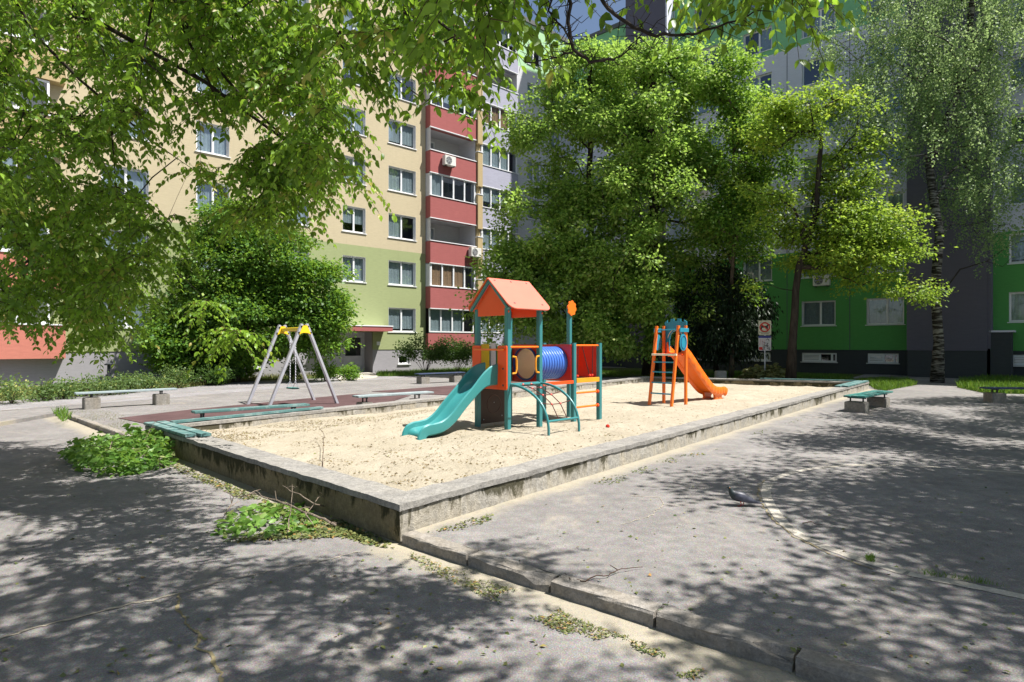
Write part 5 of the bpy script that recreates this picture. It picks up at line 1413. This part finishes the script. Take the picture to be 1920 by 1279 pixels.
# slides -----------------------------------------------------------------------
def slide(parent, path, prof_fn, mat, name='chute'):
    """path: list of (x,z) points; prof_fn(u) gives closed profile [(y, up)]"""
    P = []; n = len(path)
    for i in range(n-1):                                     # Catmull-Rom
        p0 = Vector(path[max(i-1,0)]); p1 = Vector(path[i]); p2 = Vector(path[i+1]); p3 = Vector(path[min(i+2,n-1)])
        for k in range(8):
            t_ = k/8; P.append(.5*((2*p1)+(p2-p0)*t_+(2*p0-5*p1+4*p2-p3)*t_*t_+(3*p1-p0-3*p2+p3)*t_**3))
    P.append(Vector(path[-1])); m = len(P); vs = []; pn = None
    for i, p in enumerate(P):
        d = (P[min(i+1,m-1)]-P[max(i-1,0)]).normalized(); nn = Vector((-d.y, d.x)); 
        if nn.y < 0: nn = -nn
        if pn is not None and nn.dot(pn) < 0: nn = -nn
        pn = nn
        pr = prof_fn(i/(m-1))
        for y, h in pr: vs.append((p.x+nn.x*h, y, p.y+nn.y*h))
    k = len(pr); mb = MB(); mb.add(vs, [(i*k+j, i*k+(j+1)%k, (i+1)*k+(j+1)%k, (i+1)*k+j) for i in range(m-1) for j in range(k)] + [tuple(range(k)), tuple(range((m-1)*k, m*k))])
    return mb.build(name, mat, parent, smooth=True), P
def prof_a(u, w_=.225):
    hood = max(0, 1-u/.30); hs = .13 + .20*(hood*hood*(3-2*hood)); 
    return [(-w_,-.02),(-w_-.012,hs*.6),(-w_-.012,hs),(-w_+.008,hs+.018),(-w_+.03,hs),(-w_+.035,hs*.45),(-w_+.075,.03),(-w_+.15,.012),(0,.006),(w_-.15,.012),(w_-.075,.03),(w_-.035,hs*.45),(w_-.03,hs),(w_-.008,hs+.018),(w_+.012,hs),(w_+.012,hs*.6),(w_,-.02),(w_-.04,-.05),(w_-.06,-.02),(w_-.12,-.012),(-w_+.12,-.012),(-w_+.06,-.02),(-w_+.04,-.05)]
prof_a_y = lambda u: [(y+W/2, h) for y, h in prof_a(u)]
chute, _ = slide(pt, [(-.0,z(1.02)),(-.22,z(1.02)),(-.42,z(.95)),(-.75,z(.69)),(-1.02,z(.44)),(-1.23,z(.32)),(-1.42,z(.285)),(-1.55,z(.275)),(-1.62,z(.22)),(-1.63,z(.02))], prof_a_y, M['teal_plastic'], 'slide')

# ---------------- free-standing orange slide
SO_ = Vector((3.7,15.1,SANDZ)); sl = thing('slide', 'free-standing orange slide with blue castle panel and ladder', 'slide', SO_, AXA)
hw = .32
for y_, in ((hw,),(-hw,)):
    mb = MB(); mb.bar((0,y_,-.2),(.36,y_*.98,z(2.16)),.062,.075,up=(1,0,0)); mb.build('leg', M['orange2'], sl)
    mb = MB(); mb.bar((.70,y_,-.2),(.70,y_,z(2.17)),.062,.075,up=(1,0,0)); mb.build('leg', M['orange2'], sl)
def lx(h): return .36*(h+.2-.0)/(z(2.16)+.2)
for h in (.45,.72,.99,1.24):
    mb = MB(); x_ = lx(z(h)); mb.bar((x_,-hw+.03,z(h)),(x_,hw-.03,z(h)),.08,.03); mb.build('rung', M['bluegreen'], sl)
mb = MB(); mb.box(.20,.74,-hw+.0345,hw-.0345,z(1.42),z(1.455)); mb.build('platform', M['orange'], sl)
mb = MB(); mb.bar((.2,-hw-.04,z(1.43)),(.2,hw+.04,z(1.43)),.03,.05); mb.build('platform_beam', M['cream'], sl)
# castle panel
ol = [(-hw+.0,z(1.46)),(-hw,z(2.17)),(-hw,z(2.27)),(-.24,z(2.32)),(-.24,z(2.26)),(-.15,z(2.28)),(-.15,z(2.35)),(-.05,z(2.36)),(-.05,z(2.30)),(.05,z(2.30)),(.05,z(2.36)),(.15,z(2.35)),(.15,z(2.28)),(.24,z(2.26)),(.24,z(2.32)),(hw,z(2.27)),(hw,z(2.17)),(hw,z(1.46))]
cp = MB()
# wall panel as left jamb, right jamb and arch top, one outline
full = ol + [(.18,z(1.46)),(.18,z(1.80)),(.15,z(1.93)),(.08,z(2.01)),(0,z(2.04)),(-.08,z(2.01)),(-.15,z(1.93)),(-.18,z(1.80)),(-.18,z(1.46))]
tri = tessellate_polygon([[Vector((a,b,0)) for a,b in full]])
n = len(full); cp.add([(.745,a,b) for a,b in full]+[(.77,a,b) for a,b in full], [tuple(t) for t in tri]+[tuple(i+n for i in t[::-1]) for t in tri]+[(i,(i+1)%n,(i+1)%n+n,i+n) for i in range(n)])
cp.build('castle_panel', M['bluegreen'], sl)
q = MB(); q.tube([(.738, .225*math.cos(a), z(1.80)+.28*math.sin(a)) for a in [R(10+160*k/16) for k in range(17)]], .008, 5); q.build('arch_line', M['cream'], sl)
mb = MB(); mb.tube([(.36,-hw,z(2.06)),(.36,hw,z(2.06))], .018, 8); mb.build('grab_bar', M['bluegreen'], sl)
for y_ in (hw,-hw):
    mb = MB(); s_ = 1 if y_ > 0 else -1; mb.bar((.33,y_+s_*.05,z(2.05)),(.74,y_+s_*.05,z(2.05)),.03,.10); mb.build('side_rail', M['bluegreen'], sl)
    mb = MB(); oo = [(.49+.17*math.cos(a), z(1.74)+.21*math.sin(a)) for a in [k*2*math.pi/28 for k in range(28)]]; mb.prism(oo, y_+s_*.04, y_+s_*.06, 'y'); dsc = mb.build('round_panel', M['bluegreen'], sl)
    q = MB(); q.tube([(.49+.12*math.cos(a), y_+s_*.065, z(1.74)+.16*math.sin(a)) for a in [k*2*math.pi/24 for k in range(24)]], .006, 5, closed=True); q.build('ring', M['navy'], dsc)
def prof_b(u):
    w_ = .24; hood = max(0,1-u/.12); hs = .13+.14*hood; 
    rb_ = .014*math.sin(u*2*math.pi*15)
    return [(-w_+.03,-.10),(-w_-.012+rb_,-.04),(-w_-.012+rb_,hs*.5),(-w_-.005,hs),(-w_+.01,hs+.015),(-w_+.03,hs),(-w_+.05,.04),(-w_+.10,.008),(0,.0),(w_-.10,.008),(w_-.05,.04),(w_-.03,hs),(w_-.01,hs+.015),(w_+.005,hs),(w_+.012-rb_,hs*.5),(w_+.012-rb_,-.04),(w_-.03,-.10),(w_-.07,-.03),(-w_+.07,-.03)]
slide(sl, [(.72,z(1.47)),(.88,z(1.46)),(1.05,z(1.36)),(1.5,z(1.0)),(2.0,z(.62)),(2.35,z(.42)),(2.65,z(.36)),(2.92,z(.36)),(3.05,z(.31))], prof_b, M['orange2'], 'chute')
for y_ in (-.19,.13):
    mb = MB(); mb.prism([(2.45,z(.12)),(2.95,z(.12)),(2.86,z(.20)),(2.90,z(.33)),(2.45,z(.36)),(2.5,z(.22))], y_, y_+.06, 'y'); mb.build('foot', M['orange2'], sl)

# ---------------- swing
SWO = Vector((-6.37, 16.7, TZ)); sw = thing('swing', 'single swing with galvanised A-frame legs and yellow cross beam', 'swing', SWO, AXA)
bl = 1.38; zt = 2.14
for yb in (0, -bl):
    for s_ in (1,-1):
        mb = MB(); mb.bar((s_*.95,yb,-.05),(s_*.065,yb,zt),.10,.07,up=(1,0,0)); lg = mb.build('leg', M['alu'], sw)
        q = MB()
        for f in (.03,.105):
            p = Vector((s_*.065,yb,zt)).lerp(Vector((s_*.95,yb,0)), f)
            sd_ = -1 if yb < 0 else 1
            q.lathe(p+Vector((0,sd_*.051,0)),(0,sd_,0),[(0,.026),(.012,.024),(.02,.012),(.021,.001)],10)
            q.lathe(p-Vector((0,sd_*.051,0)),(0,-sd_,0),[(0,.026),(.012,.024),(.02,.012),(.021,.001)],10)
        q.build('bolt', M['black'], lg)
    q = MB(); q.prism([(-.06,zt-.04),(.06,zt-.04),(.16,zt-.27),(.10,zt-.245),(.05,zt-.23),(-.05,zt-.23),(-.10,zt-.245),(-.16,zt-.27)], yb+.054, yb+.066,'y')
    q.prism([(-.06,zt-.04),(.06,zt-.04),(.16,zt-.27),(.10,zt-.245),(.05,zt-.23),(-.05,zt-.23),(-.10,zt-.245),(-.16,zt-.27)], yb-.066, yb-.054,'y'); q.build('gusset', M['yellow'], sw)
mb = MB(); mb.bar((0,-.067,zt-.13),(0,-bl+.067,zt-.13),.10,.10); mb.build('beam', M['yellow'], sw)
def chain(p0, p1, link=.05):
    mb = MB(); p0 = Vector(p0); p1 = Vector(p1); L = (p1-p0).length; n = int(L/(link*.72)); d = (p1-p0).normalized()
    a = d.orthogonal().normalized(); b = d.cross(a)
    for k in range(n):
        c = p0 + d*(k+.5)*L/n; s_ = a if k % 2 else b
        mb.tube([c + d*(link/2)*math.cos(t_) + s_*.012*math.sin(t_) for t_ in [i*math.pi/4 for i in range(8)]], .004, 4, closed=True)
    return mb
yc_ = -bl/2
for s_ in (.17,-.17):
    chain((0,yc_+s_,zt-.18),(0,yc_+s_,.62)).build('chain', M['alu'], sw)
    for t_ in (.08,-.08): chain((0,yc_+s_,.62),(t_,yc_+s_*1.05,.45), .04).build('chain', M['alu'], sw)
mb = MB(); mb.prism(rrect(-.10,.10,yc_-.22,yc_+.22,.04), .415, .45, 'z'); mb.build('seat', M['plank_green'], sw, bevel=.006)

# ---------------- benches
def bench(label, P0, ang, L, wd, zseat, mat, nb=2, blocks=((.1,.42),(1.6,.42)), bw=.42, bh=.26, legs=False, group='park benches of boards on concrete blocks', gz=TZ, blockmat='block'):
    """P0: ground point under the near end; boards run along local x, width towards local y"""
    t = thing('bench', label, 'bench', (P0[0],P0[1],gz), ang, group)
    bwid = (wd-.012*(nb-1))/nb; o0 = None
    for k in range(nb):
        mb = MB(); y0 = k*(bwid+.012); jx = rnd.uniform(-.02,.02); mb.box(jx, L+jx, y0, y0+bwid, zseat-gz-.042, zseat-gz); mb.build('board', mat, t, bevel=.006)
    for (bx, bl_) in blocks:
        if not legs:
            mb = MB(); mb.box(bx, bx+bl_*.8, wd/2-bw/2, wd/2+bw/2, -.05, bh); b_ = mb.build('block', M[blockmat], t, bevel=.015)
            zb = bh
        else: zb = 0
        q = MB(); xm = bx+bl_*.4
        for yy in (wd*.2, wd*.8): q.bar((xm,yy,zb-.01),(xm,yy,zseat-gz-.075),.03,.03)
        q.bar((xm,.03,zseat-gz-.06),(xm,wd-.03,zseat-gz-.06),.035,.03); q.build('bracket', M['dmetal'], t)
    return t
pA = G(178,760,TZ)
bench('pale grey plank bench on two blocks at far left in front of the hedge', (-10.65,14.75), AXA, 2.25, .30, .50, M['plank_pale'], 2, ((.15,.42),(1.70,.42)), bw=.36, bh=.28)
bench('pale grey plank bench behind the back wall, right of the swing', (-3.62,14.2), R(40), 2.1, .34, .47, M['plank_pale'], 2, ((.1,.36),(1.55,.36)), bw=.34, bh=.22)
bench('teal board bench standing on the rubber mat in front of the swing', (-5.78,10.95), R(41), 2.15, .26, .47, M['plank'], 2, ((.05,.3),(1.75,.3)), legs=True)
bench('chipped green slatted bench on concrete blocks outside the far right sandbox corner', (8.25,14.1), AXA, 2.35, .46, .47, M['plank_green'], 3, ((.03,.46),(1.75,.46)), bw=.44, bh=.24)
bench('dark blue bench cut by the right picture edge, beside the tufty grass', (13.05,16.55), R(-6), 2.4, .34, .50, M['plank_dark'], 2, ((.12,.45),(1.8,.45)), bw=.40, bh=.27)
bench('dark bench in the shade beyond the swing, in front of the shrubs', (-3.75,24.3), R(40), 2.3, .36, .50, M['plank_dark'], 2, ((.1,.5),(1.7,.5)), bw=.4, bh=.27)

# ---------------- boards on the sandbox wall
def wall_seat(label, boards, mat):
    """boards: list of (a, b, width side vector) in world coordinates"""
    c = boards[0][0]; t = thing('wall_seat', label, 'seat board', (c.x,c.y,WH), 0, 'seat boards fixed on the sandbox wall')
    for a, b, w_, off_ in boards:
        d = (b-a).normalized(); s_ = Vector((-d.y,d.x,0)); a2 = a + s_*off_ - c; b2 = b + s_*off_ - c
        L = (b2-a2).length; nseg = max(1, round(L/1.0)); 
        mb = MB(); q = [a2, b2, b2+s_*w_, a2+s_*w_]
        vs = [(p.x,p.y,.012) for p in q]+[(p.x,p.y,.055) for p in q]; mb.add(vs, [(0,3,2,1),(4,5,6,7),(0,1,5,4),(1,2,6,5),(2,3,7,6),(3,0,4,7)]); mb.build('board', mat, t, bevel=.005)
    return t
e = [(corners[(i+1)%4]-corners[i]).normalized() for i in range(4)]
LL = (K_near-K_left).length; pe = K_left + e[3]*1.95
wall_seat('two worn teal boards on top of the left sandbox wall at its far corner', [(K_left - e[3]*.05, pe, .15, -.03), (K_left - e[3]*.02 , pe+e[3]*.10, .15, .145)], M['plank'])
wall_seat('long worn teal board on top of the back wall near the left corner', [(K_left - e[2]*3.3, K_left-e[2]*.33, .13, .08)], M['plank'])
wall_seat('two teal boards on the right sandbox wall at the far right corner', [(K_right-e[0]*3.6, K_right-e[0]*.1, .16, -.02), (K_right-e[0]*3.75, K_right-e[0]*.25, .16, .165)], M['plank'])
wall_seat('narrow teal board on the far sandbox wall beside the grass', [(K_right+e[1]*.40, K_right+e[1]*3.6, .17, .03)], M['plank'])

# ---------------- sign
sp = D(1434,702,26.6); sg = thing('sign_post', 'grey post with a no-dogs sign above a graffitied plate behind the far wall', 'sign', (sp.x,sp.y,TZ), R(-25))
sc_ = sp.y/F; Hs = EYE + (HZ-601)*sc_ - TZ
MB().tube([(0,.03,-.1),(0,.03,Hs-.05)], .03, 10).build('post', M['alu'], sg)
wS = 22*sc_/2/math.cos(R(0)); s1a, s1b = EYE+(HZ-628)*sc_-TZ, EYE+(HZ-601)*sc_-TZ; s2a, s2b = EYE+(HZ-657.5)*sc_-TZ, EYE+(HZ-629.5)*sc_-TZ
mb = MB(); mb.prism(rrect(-wS,wS,s1a,s1b,.05), -.012, 0, 'y'); p1 = mb.build('upper_plate', M['sign_cream'], sg)
cz = (s1a+s1b)/2+.02; rr_ = wS*.74
q = MB(); q.tube([(rr_*math.cos(a),-.016,cz+rr_*math.sin(a)) for a in [k*2*math.pi/32 for k in range(32)]], .028, 6, closed=True); q.bar((-rr_*.68,-.018,cz+rr_*.68),(rr_*.68,-.018,cz-rr_*.68),.012,.05); q.build('red_ring', M['sign_red'], p1)
q = MB(); dog = [(-.16,-.13),(-.12,-.13),(-.10,-.02),(.05,-.02),(.08,-.13),(.12,-.13),(.12,.03),(.15,.08),(.20,.07),(.21,.11),(.15,.15),(.11,.13),(.06,.06),(-.10,.06),(-.17,.12),(-.18,.09),(-.14,.03)]
dn = [(a*1.05,cz+b*1.05) for a,b in dog]; tr_ = tessellate_polygon([[Vector((a,b,0)) for a,b in dn]]); q.add([(a,-.0155,b) for a,b in dn],[tuple(t) for t in tr_]); q.build('dog_symbol', M['black'], p1)
def scribble(x0,x1,z0_,seed,mat,parent,h=.035):
    g = random.Random(seed); q = MB(); x = x0
    while x < x1:
        w_ = g.uniform(.012,.03); 
        q.quad((x,-.0145,z0_),(x+w_*.45,-.0145,z0_),(x+w_*.45,-.0145,z0_+h),(x,-.0145,z0_+h)); q.quad((x,-.0147,z0_+h*g.uniform(0,.7)),(x+w_,-.0147,z0_+h*.2),(x+w_,-.0147,z0_+h*.45),(x,-.0147,z0_+h*.9)); x += w_+.012
    q.build('lettering', mat, parent)
scribble(-wS*.8,wS*.8,s1b-.085,1,M['black'],p1,.03); scribble(-wS*.85,wS*.85,s1a+.10,2,M['black'],p1,.045); scribble(-wS*.6,wS*.6,s1a+.04,3,M['black'],p1,.04)
mb = MB(); mb.prism(rrect(-wS,wS,s2a,s2b,.05), -.012, 0, 'y'); p2 = mb.build('lower_plate', M['sign_white'], sg)
q = MB(); q.box(-wS*.97,wS*.97,-.0145,-.0125,s2b-.10,s2b-.01); q.build('header_band', M['sign_blue'], p2)
g2 = random.Random(9); q = MB()
for _ in range(9):
    c = (g2.uniform(-wS*.2,wS*.8), g2.uniform(s2a+.08,s2b-.15)); q.tube([(c[0]+g2.uniform(-.09,.09),-.016,c[1]+g2.uniform(-.09,.09)) for _ in range(5)], .007, 4)
q.build('graffiti', M['black'], p2)
q = MB(); q.box(-wS*.9,-wS*.35,-.0145,-.0125,s2a+.03,s2a+.16)
for k in range(3): q.bar((-wS*.8+k*.09,-.015,s2a+.24),(-wS*.65+k*.09,-.015,s2b-.16),.006,.022)
q.build('red_graffiti', M['sign_red'], p2)

# ---------------- small things
bp = G(1345,712,TZ); cb = MB(); cb.box(-.22,.22,-.18,.18,-.05,.42); cbo = cb.build('concrete_stump', M['edging'], bevel=.03); cbo.location = (bp.x, 26.9, TZ); tag(cbo, 'short pale concrete stump behind the far wall next to the slender maple', 'stump')
def pigeon():
    p = G(1391,948.5,TZ); o = thing('pigeon', 'dark grey pigeon walking on the sunlit asphalt towards the left', 'bird', (p.x, p.y, TZ), R(173))
    # local +x forward (towards image left)
    ring = [(-.205,.062,.012,.004),(-.17,.068,.020,.006),(-.13,.076,.026,.012),(-.09,.088,.034,.024),(-.055,.100,.046,.038),(-.015,.112,.052,.048),(.03,.120,.053,.052),(.065,.130,.045,.050),(.09,.147,.034,.040),(.103,.166,.024,.029),(.110,.184,.019,.021),(.117,.200,.018,.019),(.127,.206,.015,.016),(.136,.205,.009,.009)]
    mb = MB(); n = 16; vs = []
    for i, (x, z_, ry, rz) in enumerate(ring):
        a = ring[max(i-1,0)]; b = ring[min(i+1,len(ring)-1)]; d = Vector((b[0]-a[0],0,b[1]-a[1])).normalized(); up = Vector((-d.z,0,d.x))
        for k in range(n): t_ = 2*math.pi*k/n; q = Vector((x,0,z_)) + Vector((0,1,0))*ry*math.cos(t_) + up*rz*math.sin(t_); vs.append(q)
    m = len(ring); mb.add(vs, [(i*n+k,i*n+(k+1)%n,(i+1)*n+(k+1)%n,(i+1)*n+k) for i in range(m-1) for k in range(n)]+[tuple(range(n)),tuple(range((m-1)*n,m*n))])
    t = NT('pigeon_feathers'); x_, y_, zz_ = t.xyz(); base = t.ramp(t.noise(30,4,.6), [(.35,(.025,.027,.036)),(.65,(.07,.072,.095))])
    f = t.n("ShaderNodeMapRange"); t.L.new(x_, f.inputs[0]); f.inputs[1].default_value = .06; f.inputs[2].default_value = .10
    c = t.mix(f.outputs[0], base, (.025,.04,.04)); mat = t.fin(c, .5, .5)
    mb.build('body', mat, o, smooth=True)
    for s_ in (1,-1):
        w_ = MB(); wr = [(.07,.128,.006,.012),(.04,.125,.012,.034),(-.01,.112,.014,.040),(-.06,.095,.013,.032),(-.11,.078,.009,.020),(-.155,.066,.004,.010),(-.185,.060,.002,.004)]; vs = []
        for x, z_, ry, rz in wr:
            for k in range(10): t_ = 2*math.pi*k/10; vs.append((x, s_*(.046*min(1,(x+.26)/.26)) + ry*math.cos(t_), z_+rz*math.sin(t_)))
        w_.add(vs, [(i*10+k,i*10+(k+1)%10,(i+1)*10+(k+1)%10,(i+1)*10+k) for i in range(6) for k in range(10)]+[tuple(range(10)),tuple(range(60,70))])
        w_.build('wing', m_plain('pigeon_wing', (.085,.088,.115), .5, .4, var=.45, nsc=28), o, smooth=True)
        l = MB(); fx_ = .02 if s_ > 0 else -.015
        l.tube([(fx_,s_*.022,.075),(fx_-.008,s_*.022,.04),(fx_,s_*.022,.004)], [.007,.004,.0035], 6)
        for a in (-.5,0,.5,math.pi): l.tube([(fx_,s_*.022,.005),(fx_+.026*math.cos(a)*(.6 if a > 2 else 1),s_*.022+.026*math.sin(a),.003)], [.003,.0018], 5)
        l.build('leg', M['sign_red'], o)
        e_ = MB(); e_.lathe((.120,s_*.0165,.207),(0,s_,0),[(0,.0045),(.0015,.003),(.002,.0005)],8); e_.build('eye', M['amber'], o)
    for ch in list(o.children):
        if ch.name.split('.')[0] != 'leg': ch.location.z = -.026
        else: ch.scale.z = .7
    b = MB(); b.tube([(.134,0,.179),(.150,0,.176),(.160,0,.171)], [.005,.0035,.001], 6); b.build('beak', M['black'], o)
pigeon()
q = MB(); q.lathe((0,0,-.01),(0,0,1),[(0,.001),(.006,.028),(.03,.038),(.055,.03),(.07,.001)],14); ball = q.build('toy', M['red'], smooth=True)
bpz = G(1139.5,803,.17); ball.location = (bpz.x, bpz.y, SZ(bpz.x,bpz.y)); tag(ball, 'tiny red toy lying on the sand right of the play tower', 'toy')
